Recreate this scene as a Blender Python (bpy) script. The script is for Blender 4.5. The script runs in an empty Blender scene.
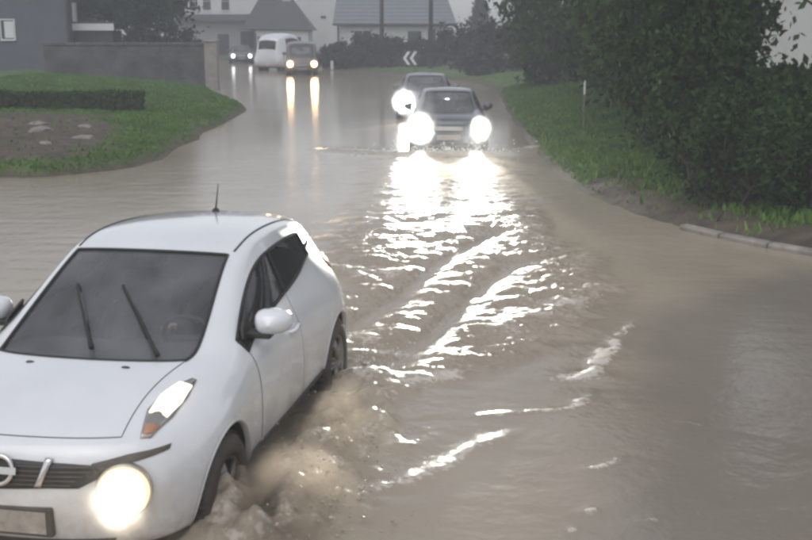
import bpy, bmesh, math, random
import numpy as np
from mathutils import Vector, Matrix, noise as mnoise
from mathutils.bvhtree import BVHTree

random.seed(7)
RNG = np.random.default_rng(7)
S = bpy.context.scene
COL = S.collection
R = math.radians

# ------------------------------------------------------------------ camera, sky, sun, exposure
cam_data = bpy.data.cameras.new('camera')
cam = bpy.data.objects.new('camera', cam_data)
COL.objects.link(cam)
cam.location = (0.0, 0.0, 2.73)
cam.rotation_euler = (math.pi / 2 - 0.2175, 0.0, 0.0)
cam_data.sensor_width = 36.0
cam_data.lens = 36.0 * 1100.0 / 812.0
cam_data.clip_start = 0.1
cam_data.clip_end = 3000.0
S.camera = cam

SUN_EL, SUN_AZ = R(62), R(200)
world = bpy.data.worlds.new('World')
S.world = world
world.use_nodes = True
wn, wl = world.node_tree.nodes, world.node_tree.links
wn.clear()
sky = wn.new('ShaderNodeTexSky')
sky.sky_type = 'NISHITA'
sky.sun_disc = False
sky.sun_elevation = SUN_EL
sky.sun_rotation = SUN_AZ
sky.air_density = 1.0
sky.dust_density = 1.0
hsv = wn.new('ShaderNodeHueSaturation')
hsv.inputs['Saturation'].default_value = 0.22
bgn = wn.new('ShaderNodeBackground')
bgn.inputs['Strength'].default_value = 0.11
wout = wn.new('ShaderNodeOutputWorld')
wl.new(sky.outputs['Color'], hsv.inputs['Color'])
wl.new(hsv.outputs['Color'], bgn.inputs['Color'])
wl.new(bgn.outputs['Background'], wout.inputs['Surface'])

sun_data = bpy.data.lights.new('sun', 'SUN')
sun_data.energy = 0.6
sun_data.angle = R(60)
sun_data.color = (1.0, 0.97, 0.95)
sun = bpy.data.objects.new('sun', sun_data)
COL.objects.link(sun)
sun.location = (0, 0, 30)
# aim: the lamp shines along -Z; put it towards azimuth/elevation of the sky's sun
_sd = Vector((math.sin(SUN_AZ) * math.cos(SUN_EL), math.cos(SUN_AZ) * math.cos(SUN_EL), math.sin(SUN_EL)))
sun.rotation_euler = _sd.to_track_quat('Z', 'Y').to_euler()

S.view_settings.view_transform = 'Standard'
S.view_settings.look = 'None'
S.view_settings.gamma = 1.0
S.view_settings.exposure = 0.7
S.view_settings.use_curve_mapping = False
S.render.engine = 'CYCLES'
S.cycles.use_denoising = True
S.cycles.max_bounces = 8
S.cycles.transparent_max_bounces = 24
S.cycles.volume_bounces = 0
S.cycles.sample_clamp_indirect = 6.0
S.cycles.caustics_reflective = False
S.cycles.caustics_refractive = False
S.cycles.filter_width = 3.0

# ------------------------------------------------------------------ helpers
def tag(o, label=None, cat=None, group=None, kind=None):
    if label: o['label'] = label
    if cat: o['category'] = cat
    if group: o['group'] = group
    if kind: o['kind'] = kind
    return o

def empty(name, loc=(0, 0, 0), rz=0.0):
    o = bpy.data.objects.new(name, None)
    COL.objects.link(o)
    o.location = loc
    o.rotation_euler = (0, 0, rz)
    o.empty_display_size = 0.2
    return o

def link_mesh(name, verts, faces, mat, parent=None, smooth=True):
    me = bpy.data.meshes.new(name)
    me.from_pydata([tuple(map(float, v)) for v in verts], [], [tuple(map(int, f)) for f in faces])
    me.update()
    if smooth and len(me.polygons):
        me.polygons.foreach_set('use_smooth', [True] * len(me.polygons))
    if mat: me.materials.append(mat)
    o = bpy.data.objects.new(name, me)
    COL.objects.link(o)
    if parent: o.parent = parent
    return o

class MB:
    """collects simple shapes; build() links them as one mesh object"""
    def __init__(self):
        self.v, self.f = [], []
    def add(self, vs, fs):
        n = len(self.v)
        self.v += [tuple(v) for v in vs]
        self.f += [tuple(n + i for i in f) for f in fs]
        return self
    def box(self, x0, x1, y0, y1, z0, z1):
        vs = [(x, y, z) for z in (z0, z1) for y in (y0, y1) for x in (x0, x1)]
        return self.add(vs, [(0, 2, 3, 1), (4, 5, 7, 6), (0, 1, 5, 4), (2, 6, 7, 3), (0, 4, 6, 2), (1, 3, 7, 5)])
    def tube(self, pts, rad, n=8, cap=True, closed=False):
        pts = [Vector(p) for p in pts]
        rad = [rad] * len(pts) if not hasattr(rad, '__len__') else rad
        vs, fs = [], []
        N = len(pts)
        up = None
        for i, p in enumerate(pts):
            if closed: t = pts[(i + 1) % N] - pts[i - 1]
            else: t = pts[min(i + 1, N - 1)] - pts[max(i - 1, 0)]
            if t.length < 1e-9: t = Vector((0, 0, 1))
            t.normalize()
            if up is None: up = Vector((0, 0, 1)) if abs(t.z) < 0.9 else Vector((1, 0, 0))
            a = t.cross(up)
            if a.length < 1e-6: a = t.orthogonal()
            a.normalize()
            b = a.cross(t).normalized()
            up = b
            for k in range(n):
                th = 2 * math.pi * k / n
                vs.append(p + (a * math.cos(th) + b * math.sin(th)) * rad[i])
        segs = N if closed else N - 1
        for i in range(segs):
            for k in range(n):
                i2 = (i + 1) % N
                fs.append((i * n + k, i * n + (k + 1) % n, i2 * n + (k + 1) % n, i2 * n + k))
        if cap and not closed:
            fs.append(tuple(reversed(range(n))))
            fs.append(tuple((N - 1) * n + k for k in range(n)))
        return self.add(vs, fs)
    def lathe(self, prof, n=32, M=None):
        """profile (r, h) round local Z, placed by matrix M"""
        vs, fs = [], []
        for r, h in prof:
            for k in range(n):
                th = 2 * math.pi * k / n
                v = Vector((r * math.cos(th), r * math.sin(th), h))
                vs.append(M @ v if M else v)
        for i in range(len(prof) - 1):
            for k in range(n):
                fs.append((i * n + k, i * n + (k + 1) % n, (i + 1) * n + (k + 1) % n, (i + 1) * n + k))
        return self.add(vs, fs)
    def prism(self, poly, d, close=True):
        """poly: list of 3D points; extruded by vector d"""
        n = len(poly)
        d = Vector(d)
        vs = [Vector(p) for p in poly] + [Vector(p) + d for p in poly]
        fs = [tuple(range(n)), tuple(reversed(range(n, 2 * n)))]
        fs += [(i, n + i, n + (i + 1) % n, (i + 1) % n) for i in range(n)]
        return self.add(vs, fs)
    def build(self, name, mat, parent=None, smooth=False, bevel=0.0, fix=True):
        o = link_mesh(name, self.v, self.f, mat, parent, smooth)
        if fix:
            bm = bmesh.new(); bm.from_mesh(o.data)
            bmesh.ops.recalc_face_normals(bm, faces=bm.faces[:])
            bm.to_mesh(o.data); bm.free()
        if bevel:
            m = o.modifiers.new('bevel', 'BEVEL')
            m.width = bevel; m.segments = 2; m.limit_method = 'ANGLE'
        return o

def mat(name, col, rough=0.5, metal=0.0, var=0.0, vscale=4.0, bump=0.0, bscale=20.0, spec=0.5, coat=0.0,
        col2=None, emit=None, estr=0.0):
    m = bpy.data.materials.new(name)
    m.use_nodes = True
    nt = m.node_tree
    b = nt.nodes['Principled BSDF']
    b.inputs['Base Color'].default_value = (*col, 1)
    b.inputs['Roughness'].default_value = rough
    b.inputs['Metallic'].default_value = metal
    b.inputs['Specular IOR Level'].default_value = spec
    if coat:
        b.inputs['Coat Weight'].default_value = coat
        b.inputs['Coat Roughness'].default_value = 0.06
    if emit:
        b.inputs['Emission Color'].default_value = (*emit, 1)
        b.inputs['Emission Strength'].default_value = estr
    tc = None
    if var or col2 or bump:
        tc = nt.nodes.new('ShaderNodeTexCoord')
    if var or col2:
        n1 = nt.nodes.new('ShaderNodeTexNoise')
        n1.inputs['Scale'].default_value = vscale
        n1.inputs['Detail'].default_value = 6
        n1.inputs['Roughness'].default_value = 0.65
        nt.links.new(tc.outputs['Object'], n1.inputs['Vector'])
        rp = nt.nodes.new('ShaderNodeValToRGB')
        rp.color_ramp.elements[0].position = 0.32
        rp.color_ramp.elements[1].position = 0.68
        c2 = col2 if col2 else tuple(c * (1 - var) for c in col)
        c1 = col if col2 else tuple(min(1, c * (1 + var)) for c in col)
        rp.color_ramp.elements[0].color = (*c2, 1)
        rp.color_ramp.elements[1].color = (*c1, 1)
        nt.links.new(n1.outputs['Fac'], rp.inputs['Fac'])
        nt.links.new(rp.outputs['Color'], b.inputs['Base Color'])
    if bump:
        n2 = nt.nodes.new('ShaderNodeTexNoise')
        n2.inputs['Scale'].default_value = bscale
        n2.inputs['Detail'].default_value = 5
        nt.links.new(tc.outputs['Object'], n2.inputs['Vector'])
        bp = nt.nodes.new('ShaderNodeBump')
        bp.inputs['Strength'].default_value = bump
        bp.inputs['Distance'].default_value = 0.05
        nt.links.new(n2.outputs['Fac'], bp.inputs['Height'])
        nt.links.new(bp.outputs['Normal'], b.inputs['Normal'])
    return m

def glass_mat(name, tint, clear, rough=0.03):
    """dirty car or house glass: a glossy pane over a tinted see-through sheet"""
    m = bpy.data.materials.new(name)
    m.use_nodes = True
    nt = m.node_tree
    nt.nodes.clear()
    out = nt.nodes.new('ShaderNodeOutputMaterial')
    tr = nt.nodes.new('ShaderNodeBsdfTransparent')
    tr.inputs['Color'].default_value = (*clear, 1)
    gl = nt.nodes.new('ShaderNodeBsdfGlossy')
    gl.inputs['Roughness'].default_value = rough
    df = nt.nodes.new('ShaderNodeBsdfDiffuse')
    df.inputs['Color'].default_value = (*tint, 1)
    fr = nt.nodes.new('ShaderNodeFresnel')
    fr.inputs['IOR'].default_value = 1.5
    tc = nt.nodes.new('ShaderNodeTexCoord')
    ns = nt.nodes.new('ShaderNodeTexNoise')
    ns.inputs['Scale'].default_value = 2.2
    ns.inputs['Detail'].default_value = 3.0
    nt.links.new(tc.outputs['Object'], ns.inputs['Vector'])
    mr = nt.nodes.new('ShaderNodeMapRange')
    mr.inputs['From Min'].default_value = 0.35; mr.inputs['From Max'].default_value = 0.7
    mr.inputs['To Min'].default_value = 0.14; mr.inputs['To Max'].default_value = 0.34
    nt.links.new(ns.outputs['Fac'], mr.inputs['Value'])
    m1 = nt.nodes.new('ShaderNodeMixShader')
    nt.links.new(mr.outputs['Result'], m1.inputs['Fac'])
    nt.links.new(tr.outputs['BSDF'], m1.inputs[1])
    nt.links.new(df.outputs['BSDF'], m1.inputs[2])
    m2 = nt.nodes.new('ShaderNodeMixShader')
    nt.links.new(fr.outputs['Fac'], m2.inputs['Fac'])
    nt.links.new(m1.outputs['Shader'], m2.inputs[1])
    nt.links.new(gl.outputs['BSDF'], m2.inputs[2])
    nt.links.new(m2.outputs['Shader'], out.inputs['Surface'])
    return m

M = {}
M['white_paint'] = mat('white_paint', (0.70, 0.713, 0.738), 0.22, coat=1.0, var=0.05, vscale=1.5, bump=0.035, bscale=150)
M['blue_paint'] = mat('blue_paint', (0.035, 0.045, 0.065), 0.3, coat=0.8, var=0.1, vscale=3)
M['grey_paint'] = mat('grey_paint', (0.09, 0.095, 0.11), 0.35, coat=0.6, var=0.1, vscale=3)
M['silver_paint'] = mat('silver_paint', (0.30, 0.31, 0.33), 0.35, metal=0.3, coat=0.6, var=0.08, vscale=3)
M['van_paint'] = mat('van_paint', (0.16, 0.13, 0.13), 0.4, coat=0.4, var=0.1, vscale=3)
M['black_plastic'] = mat('black_plastic', (0.025, 0.024, 0.023), 0.45, var=0.3, vscale=12, bump=0.05, bscale=120)
M['grime_plastic'] = mat('grime_plastic', (0.075, 0.062, 0.05), 0.6, var=0.4, vscale=6)
M['rubber'] = mat('rubber', (0.018, 0.017, 0.016), 0.7, var=0.3, vscale=20)
M['tyre'] = mat('tyre', (0.03, 0.026, 0.023), 0.55, col2=(0.075, 0.055, 0.04), vscale=7, bump=0.1, bscale=60)
M['alloy'] = mat('alloy', (0.22, 0.2, 0.18), 0.4, metal=0.6, var=0.3, vscale=9)
M['chrome'] = mat('chrome', (0.62, 0.61, 0.6), 0.18, metal=1.0, var=0.05)
M['plate'] = mat('plate', (0.32, 0.29, 0.26), 0.45, var=0.25, vscale=14)
M['interior'] = mat('interior', (0.07, 0.07, 0.075), 0.8, var=0.2, vscale=8)
M['seat_cloth'] = mat('seat_cloth', (0.22, 0.205, 0.19), 0.9, var=0.25, vscale=14)
M['windscreen'] = glass_mat('windscreen', (0.36, 0.37, 0.40), (0.9, 0.91, 0.92))
M['side_glass'] = glass_mat('side_glass', (0.1, 0.1, 0.11), (0.5, 0.52, 0.55))
M['house_glass'] = mat('house_glass', (0.03, 0.034, 0.04), 0.08, var=0.3, vscale=2)
M['amber'] = mat('amber', (0.42, 0.2, 0.11), 0.15, coat=0.6, var=0.1)
M['lamp_bowl'] = mat('lamp_bowl', (0.45, 0.43, 0.4), 0.2, metal=0.9, var=0.1)
M['lamp_warm'] = mat('lamp_warm', (0.8, 0.75, 0.65), 0.1, emit=(1.0, 0.87, 0.66), estr=7.0)
M['lamp_edge'] = mat('lamp_edge', (0.8, 0.7, 0.55), 0.15, emit=(1.0, 0.72, 0.38), estr=0.8)
M['lamp_strip'] = mat('lamp_strip', (0.8, 0.75, 0.65), 0.12, emit=(1.0, 0.84, 0.58), estr=1.6)
M['lamp_mid'] = mat('lamp_mid', (0.8, 0.7, 0.55), 0.15, emit=(1.0, 0.78, 0.46), estr=1.15)
M['lamp_white'] = mat('lamp_white', (0.8, 0.8, 0.8), 0.1, emit=(0.98, 0.98, 0.95), estr=28.0)
M['lamp_far_warm'] = mat('lamp_far_warm', (0.8, 0.7, 0.6), 0.1, emit=(1.0, 0.58, 0.26), estr=6.0)
M['lamp_far_white'] = mat('lamp_far_white', (0.8, 0.8, 0.8), 0.1, emit=(0.95, 0.96, 1.0), estr=5.0)

def mud_film(m, z0=.30, z1=.88, strength=.85):
    """dried splash mud on the lower panels, ragged and patchy"""
    nt = m.node_tree; b = nt.nodes['Principled BSDF']
    src = b.inputs['Base Color'].links[0].from_socket
    tc = nt.nodes.new('ShaderNodeTexCoord')
    sp = nt.nodes.new('ShaderNodeSeparateXYZ'); nt.links.new(tc.outputs['Object'], sp.inputs['Vector'])
    mr = nt.nodes.new('ShaderNodeMapRange'); mr.inputs['From Min'].default_value = z1; mr.inputs['From Max'].default_value = z0
    nt.links.new(sp.outputs['Z'], mr.inputs['Value'])
    ns = nt.nodes.new('ShaderNodeTexNoise'); ns.inputs['Scale'].default_value = 3.5; ns.inputs['Detail'].default_value = 8; ns.inputs['Roughness'].default_value = .7
    nt.links.new(tc.outputs['Object'], ns.inputs['Vector'])
    n2 = nt.nodes.new('ShaderNodeMapRange'); n2.inputs['From Min'].default_value = .32; n2.inputs['From Max'].default_value = .68
    nt.links.new(ns.outputs['Fac'], n2.inputs['Value'])
    mu = nt.nodes.new('ShaderNodeMath'); mu.operation = 'MULTIPLY'; nt.links.new(mr.outputs['Result'], mu.inputs[0]); nt.links.new(n2.outputs['Result'], mu.inputs[1])
    m2 = nt.nodes.new('ShaderNodeMath'); m2.operation = 'MULTIPLY'; m2.inputs[1].default_value = strength; nt.links.new(mu.outputs[0], m2.inputs[0])
    mx = nt.nodes.new('ShaderNodeMix'); mx.data_type = 'RGBA'; mx.inputs[7].default_value = (.27, .21, .16, 1)
    nt.links.new(m2.outputs[0], mx.inputs[0]); nt.links.new(src, mx.inputs[6]); nt.links.new(mx.outputs[2], b.inputs['Base Color'])
    ro = nt.nodes.new('ShaderNodeMapRange'); ro.inputs['To Min'].default_value = b.inputs['Roughness'].default_value; ro.inputs['To Max'].default_value = .7
    nt.links.new(m2.outputs[0], ro.inputs['Value']); nt.links.new(ro.outputs['Result'], b.inputs['Roughness'])
mud_film(M['white_paint'])
mud_film(M['blue_paint'], .2, .6, .5)

# ------------------------------------------------------------------ the shape of the flood: where the banks meet the water
SHORE_L = [(-30, 17.0), (-12, 19.4), (-7.56, 20.38), (-6.77, 20.24), (-6.34, 20.66), (-5.9, 21.1), (-5.47, 21.72), (-5.17, 23.06),
           (-5.30, 25.6), (-5.18, 27.4), (-5.42, 29.1), (-5.26, 31.5), (-5.30, 34.2), (-5.38, 37.3), (-6.1, 40.8), (-7.34, 44.3), (-8.3, 47.8), (-10.3, 56), (-14, 68),
           (-20, 80), (-30, 92)]
SHORE_R = [(-24, 96), (-14, 92), (-8, 84), (-3, 72), (0.5, 64), (3.6, 55), (4.04, 47.78), (3.43, 37.3), (3.08, 28.53), (2.92, 23.99), (2.94, 20.24), (3.06, 18.13),
           (3.32, 16.89), (3.57, 15.88), (4.18, 14.39), (4.95, 13.14), (6.5, 11.6), (9.5, 10.0), (30, 5.0)]
WATER_POLY = [(-30, -6)] + SHORE_L + SHORE_R + [(30, -6)]

def sdist(px, py, poly=WATER_POLY):
    """signed distance to the waterline: negative in the water, positive on land"""
    px = np.asarray(px, float); py = np.asarray(py, float)
    best = np.full(px.shape, 1e9); inside = np.zeros(px.shape, bool)
    n = len(poly)
    for i in range(n):
        ax, ay = poly[i]; bx, by = poly[(i + 1) % n]
        dx, dy = bx - ax, by - ay
        t = np.clip(((px - ax) * dx + (py - ay) * dy) / (dx * dx + dy * dy), 0, 1)
        best = np.minimum(best, np.hypot(px - ax - t * dx, py - ay - t * dy))
        c = ((ay > py) != (by > py))
        with np.errstate(divide='ignore', invalid='ignore'):
            xi = ax + (py - ay) / (by - ay if by != ay else 1e-9) * dx
        inside ^= c & (px < xi)
    return np.where(inside, -best, best)

def vnoise(x, y, seed=0, scale=1.0, octaves=4):
    """value noise, vectorised"""
    x = np.asarray(x, float) * scale; y = np.asarray(y, float) * scale
    tot = np.zeros(np.broadcast(x, y).shape); amp = 1.0; norm = 0.0
    for o in range(octaves):
        xi = np.floor(x).astype(np.int64); yi = np.floor(y).astype(np.int64)
        xf = x - xi; yf = y - yi
        u = xf * xf * (3 - 2 * xf); v = yf * yf * (3 - 2 * yf)
        def h(a, b):
            k = (a * 374761393 + b * 668265263 + (seed + o) * 1442695041) & 0xFFFFFFFF
            k = ((k ^ (k >> 13)) * 1274126177) & 0xFFFFFFFF
            return ((k ^ (k >> 16)) & 0xFFFF) / 65535.0
        tot += amp * ((h(xi, yi) * (1 - u) + h(xi + 1, yi) * u) * (1 - v) + (h(xi, yi + 1) * (1 - u) + h(xi + 1, yi + 1) * u) * v)
        norm += amp; amp *= 0.5
        x = x * 2.03 + 17.1; y = y * 2.03 - 9.7
    return tot / norm

def ground_z(x, y):
    x = np.asarray(x, float); y = np.asarray(y, float)
    d = sdist(x, y)
    right = x > -1.0
    rise = np.where(right, 0.85, 0.34 + 0.6 * np.clip((y - 38) / 9, 0, 1))
    slope = np.where(right, 0.21, 0.16)
    far = np.clip((y - 46) / 25, 0, 1)
    land = rise * (1 - np.exp(-np.maximum(d, 0) * slope / rise))
    land = land * (1 - 0.7 * far) + 0.18 * (vnoise(x, y, 3, 0.45) - 0.45) * np.clip(d / 2, 0, 1)
    lip = 0.10 * np.clip(d / 0.25, 0, 1) * (0.5 + vnoise(x, y, 8, 1.6, 3))
    bed = np.maximum(-0.16, 0.20 * d)
    return np.where(d > 0, land + lip, bed)

def gz(x, y): return float(ground_z(np.array([x]), np.array([y]))[0])

# ------------------------------------------------------------------ car shells: a half cage of loops, mirrored and subdivided
def crossover_loops():
    """small rounded crossover; x forward, y left, z up from the road; each loop runs roof centre -> sill -> belly"""
    L = []
    def lp(*p): L.append([tuple(q) for q in p])
    lp((2.05, 0, .80), (2.03, .33, .80), (1.975, .55, .79), (1.90, .675, .765), (1.86, .735, .71), (1.84, .765, .64), (1.83, .775, .56), (1.83, .775, .48), (1.86, .735, .38), (1.93, .62, .30), (2.02, .33, .27), (2.05, 0, .27))
    lp((2.00, 0, .865), (1.975, .33, .865), (1.90, .555, .865), (1.79, .69, .87), (1.73, .775, .80), (1.70, .82, .71), (1.685, .838, .61), (1.68, .842, .49), (1.69, .82, .37), (1.72, .77, .27), (1.72, .33, .24), (1.72, 0, .24))
    lp((1.66, 0, .965), (1.64, .33, .962), (1.58, .53, .945), (1.52, .675, .968), (1.48, .79, .905), (1.46, .862, .82), (1.45, .885, .72), (1.45, .887, .58), (1.45, .875, .42), (1.45, .835, .27), (1.45, .33, .22), (1.45, 0, .22))
    lp((1.32, 0, 1.02), (1.30, .34, 1.016), (1.26, .545, .99), (1.22, .685, 1.006), (1.20, .80, .945), (1.20, .872, .85), (1.20, .893, .74), (1.20, .893, .58), (1.20, .88, .42), (1.20, .835, .27), (1.2, .33, .22), (1.2, 0, .22))
    lp((1.135, 0, 1.034), (1.10, .36, 1.03), (.995, .60, 1.016), (.90, .715, 1.02), (.88, .795, .965), (.88, .848, .88), (.88, .868, .77), (.88, .868, .58), (.88, .858, .42), (.88, .825, .27), (.88, .33, .22), (.88, 0, .22))
    lp((1.085, 0, 1.042), (1.045, .37, 1.038), (.905, .638, 1.03), (.735, .715, 1.055), (.68, .762, 1.03), (.64, .800, .995), (.62, .842, .90), (.62, .856, .72), (.62, .848, .45), (.62, .82, .27), (.62, .33, .22), (.62, 0, .22))
    lp((.60, 0, 1.295), (.565, .345, 1.29), (.47, .590, 1.265), (.395, .650, 1.255), (.365, .676, 1.225), (.36, .800, 1.015), (.36, .846, .91), (.36, .858, .72), (.36, .850, .45), (.36, .82, .27), (.36, .33, .22), (.36, 0, .22))
    lp((.19, 0, 1.497), (.165, .325, 1.49), (.085, .535, 1.468), (.03, .595, 1.452), (.01, .628, 1.415), (.06, .795, 1.035), (.06, .846, .92), (.06, .860, .72), (.06, .852, .45), (.06, .82, .27), (.06, .33, .22), (.06, 0, .22))
    lp((-.28, 0, 1.563), (-.28, .325, 1.555), (-.28, .535, 1.528), (-.28, .603, 1.505), (-.28, .638, 1.462), (-.27, .79, 1.075), (-.27, .846, .94), (-.27, .862, .73), (-.27, .855, .45), (-.27, .82, .27), (-.27, .33, .22), (-.27, 0, .22))
    lp((-.76, 0, 1.555), (-.76, .32, 1.546), (-.76, .525, 1.517), (-.76, .593, 1.49), (-.76, .632, 1.445), (-.74, .765, 1.14), (-.78, .853, .97), (-.80, .872, .76), (-.80, .862, .46), (-.80, .825, .27), (-.8, .33, .22), (-.8, 0, .22))
    lp((-1.18, 0, 1.522), (-1.18, .31, 1.512), (-1.18, .505, 1.482), (-1.17, .572, 1.45), (-1.16, .618, 1.395), (-1.12, .690, 1.265), (-1.12, .855, 1.00), (-1.14, .896, .80), (-1.14, .890, .46), (-1.14, .84, .27), (-1.14, .33, .22), (-1.14, 0, .22))
    lp((-1.52, 0, 1.468), (-1.52, .30, 1.458), (-1.52, .475, 1.425), (-1.49, .545, 1.385), (-1.46, .605, 1.315), (-1.44, .690, 1.17), (-1.42, .835, 1.00), (-1.42, .893, .80), (-1.42, .888, .48), (-1.42, .84, .28), (-1.42, .33, .24), (-1.42, 0, .24))
    lp((-1.82, 0, 1.385), (-1.81, .28, 1.375), (-1.77, .44, 1.345), (-1.73, .52, 1.295), (-1.69, .59, 1.22), (-1.67, .66, 1.11), (-1.66, .77, .97), (-1.66, .835, .79), (-1.66, .845, .50), (-1.68, .80, .30), (-1.7, .33, .27), (-1.7, 0, .27))
    lp((-1.93, 0, 1.09), (-1.92, .30, 1.085), (-1.88, .49, 1.07), (-1.85, .58, 1.05), (-1.83, .63, 1.01), (-1.82, .68, .95), (-1.82, .73, .86), (-1.83, .765, .73), (-1.85, .765, .50), (-1.86, .72, .33), (-1.9, .33, .30), (-1.9, 0, .30))
    lp((-2.02, 0, .84), (-2.01, .30, .84), (-1.98, .48, .83), (-1.95, .55, .81), (-1.94, .60, .78), (-1.93, .63, .73), (-1.93, .65, .67), (-1.94, .66, .60), (-1.96, .64, .50), (-1.99, .58, .42), (-2.03, .33, .38), (-2.04, 0, .38))
    def wide(x, y, z):
        t = min(1, max(0, (1.05 - z) / .2))
        return (x, y * (1 + .05 * t), z)
    return [[wide(*p) for p in q] for q in L]

def crossover_regions():
    Rg = {}
    for i in range(1, 4):
        for j in (0, 1): Rg[(i, j)] = 'bonnet'
    for j in (0, 1):
        Rg[(4, j)] = 'windscreen'
        Rg[(5, j)] = Rg[(6, j)] = 'windscreen'
        Rg[(12, j)] = 'rear_window'
    for i in (5, 6, 7): Rg[(i, 4)] = 'front_side_window'
    for i in (8, 9): Rg[(i, 4)] = 'rear_side_window'
    for i in (5, 6, 7):
        for j in (5, 6, 7, 8): Rg[(i, j)] = 'front_door'
    for j in (5, 6, 7, 8): Rg[(8, j)] = 'rear_door'
    return Rg

def make_shell(loops, regions, levels=3):
    nl, nj = len(loops), 12
    verts, idx = [], {}
    for i, lp in enumerate(loops):
        for j, (x, y, z) in enumerate(lp):
            idx[(i, j, 1)] = len(verts); verts.append((x, y, z))
            if j in (0, 11): idx[(i, j, -1)] = idx[(i, j, 1)]
            else:
                idx[(i, j, -1)] = len(verts); verts.append((x, -y, z))
    names = ['body', 'bonnet', 'scuttle', 'windscreen', 'rear_window', 'front_side_window', 'rear_side_window', 'front_door', 'rear_door']
    faces, fm = [], []
    for i in range(nl - 1):
        for j in range(nj - 1):
            for s in (1, -1):
                q = [idx[(i, j, s)], idx[(i + 1, j, s)], idx[(i + 1, j + 1, s)], idx[(i, j + 1, s)]]
                faces.append(q if s > 0 else q[::-1])
                fm.append(names.index(regions.get((i, j), 'body')))
    for i, bulge in ((0, .055), (nl - 1, -.02)):
        mid = {}
        for j in range(5):
            for s in (1, -1):
                a, b = Vector(verts[idx[(i, j, s)]]), Vector(verts[idx[(i, 11 - j, s)]])
                m = (a + b) / 2; m.x += bulge * (1 - .12 * j)
                if j == 0 and s == -1: mid[(0, -1)] = mid[(0, 1)]; continue
                mid[(j, s)] = len(verts); verts.append(tuple(m))
        for s in (1, -1):
            for j in range(4):
                faces.append([idx[(i, j, s)], idx[(i, j + 1, s)], mid[(j + 1, s)], mid[(j, s)]]); fm.append(0)
                faces.append([mid[(j, s)], mid[(j + 1, s)], idx[(i, 10 - j, s)], idx[(i, 11 - j, s)]]); fm.append(0)
            faces.append([idx[(i, 4, s)], idx[(i, 5, s)], idx[(i, 6, s)], idx[(i, 7, s)], mid[(4, s)]]); fm.append(0)
    me = bpy.data.meshes.new('cage')
    me.from_pydata(verts, [], faces)
    me.polygons.foreach_set('material_index', fm)
    for n in names: me.materials.append(M['interior'])
    bm = bmesh.new(); bm.from_mesh(me)
    bmesh.ops.recalc_face_normals(bm, faces=bm.faces[:])
    bm.to_mesh(me); bm.free()
    ob = bpy.data.objects.new('cage', me)
    COL.objects.link(ob)
    md = ob.modifiers.new('s', 'SUBSURF'); md.levels = levels; md.render_levels = levels
    dg = bpy.context.evaluated_depsgraph_get()
    ev = ob.evaluated_get(dg).to_mesh()
    V = np.zeros(len(ev.vertices) * 3); ev.vertices.foreach_get('co', V); V = V.reshape(-1, 3)
    Nn = np.zeros(len(ev.vertices) * 3); ev.vertex_normals.foreach_get('vector', Nn); Nn = Nn.reshape(-1, 3)
    F = np.array([list(p.vertices) for p in ev.polygons])
    mi = np.array([p.material_index for p in ev.polygons])
    bpy.data.objects.remove(ob); bpy.data.meshes.remove(me)
    bvh = BVHTree.FromPolygons([tuple(v) for v in V], [tuple(f) for f in F])
    return dict(V=V, N=Nn, F=F, mi=mi, names=names, bvh=bvh)

def boundary_loops(F):
    cnt = {}
    for f in F:
        for k in range(len(f)):
            a, b = f[k], f[(k + 1) % len(f)]
            key = (min(a, b), max(a, b))
            cnt[key] = cnt.get(key, 0) + 1
    adj = {}
    for (a, b), c in cnt.items():
        if c == 1:
            adj.setdefault(a, []).append(b); adj.setdefault(b, []).append(a)
    loops, seen = [], set()
    for s in adj:
        if s in seen: continue
        loop, prev, cur = [s], None, s
        seen.add(s)
        while True:
            nx = [v for v in adj[cur] if v != prev]
            if not nx or nx[0] == s: break
            if nx[0] in seen: break
            prev, cur = cur, nx[0]
            loop.append(cur); seen.add(cur)
        loops.append(loop)
    return loops

def sub_mesh(name, sh, F, material, parent, offset=0.0, gap=0.0, rim=0.0, V=None):
    V = sh['V'] if V is None else V
    F = np.asarray(F)
    used = np.unique(F)
    remap = -np.ones(len(V), int); remap[used] = np.arange(len(used))
    v = V[used] + sh['N'][used] * offset
    nrm = sh['N'][used]
    f = remap[F]
    nv = [tuple(p) for p in v]; nf = [tuple(q) for q in f]
    nn = [tuple(q) for q in nrm]
    if gap or rim:
        loops = boundary_loops(nf)
        cen = {}
        for q in nf:
            for k in q:
                cen.setdefault(k, []).append(v[list(q)].mean(0))
        for lp in loops:
            new = {}
            for k in lp:
                c = np.mean(cen[k], 0)
                d = c - v[k]; d /= (np.linalg.norm(d) + 1e-9)
                nv[k] = tuple(v[k] + d * gap)
                new[k] = len(nv)
                nv.append(tuple(np.array(nv[k]) - nrm[k] * rim)); nn.append(tuple(nrm[k]))
            m = len(lp)
            for t in range(m):
                a, b = lp[t], lp[(t + 1) % m]
                nf.append((a, b, new[b], new[a]))
    o = link_mesh(name, nv, nf, material, parent)
    o.data.normals_split_custom_set_from_vertices(nn)
    return o

def seal(name, sh, F, parent, rad=.009, material=None, off=0.002):
    mb = MB()
    for lp in boundary_loops(F):
        pts = [sh['V'][k] + sh['N'][k] * off for k in lp]
        mb.tube(pts, rad, 6, closed=True)
    return mb.build(name, material or M['rubber'], parent, smooth=True)

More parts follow.
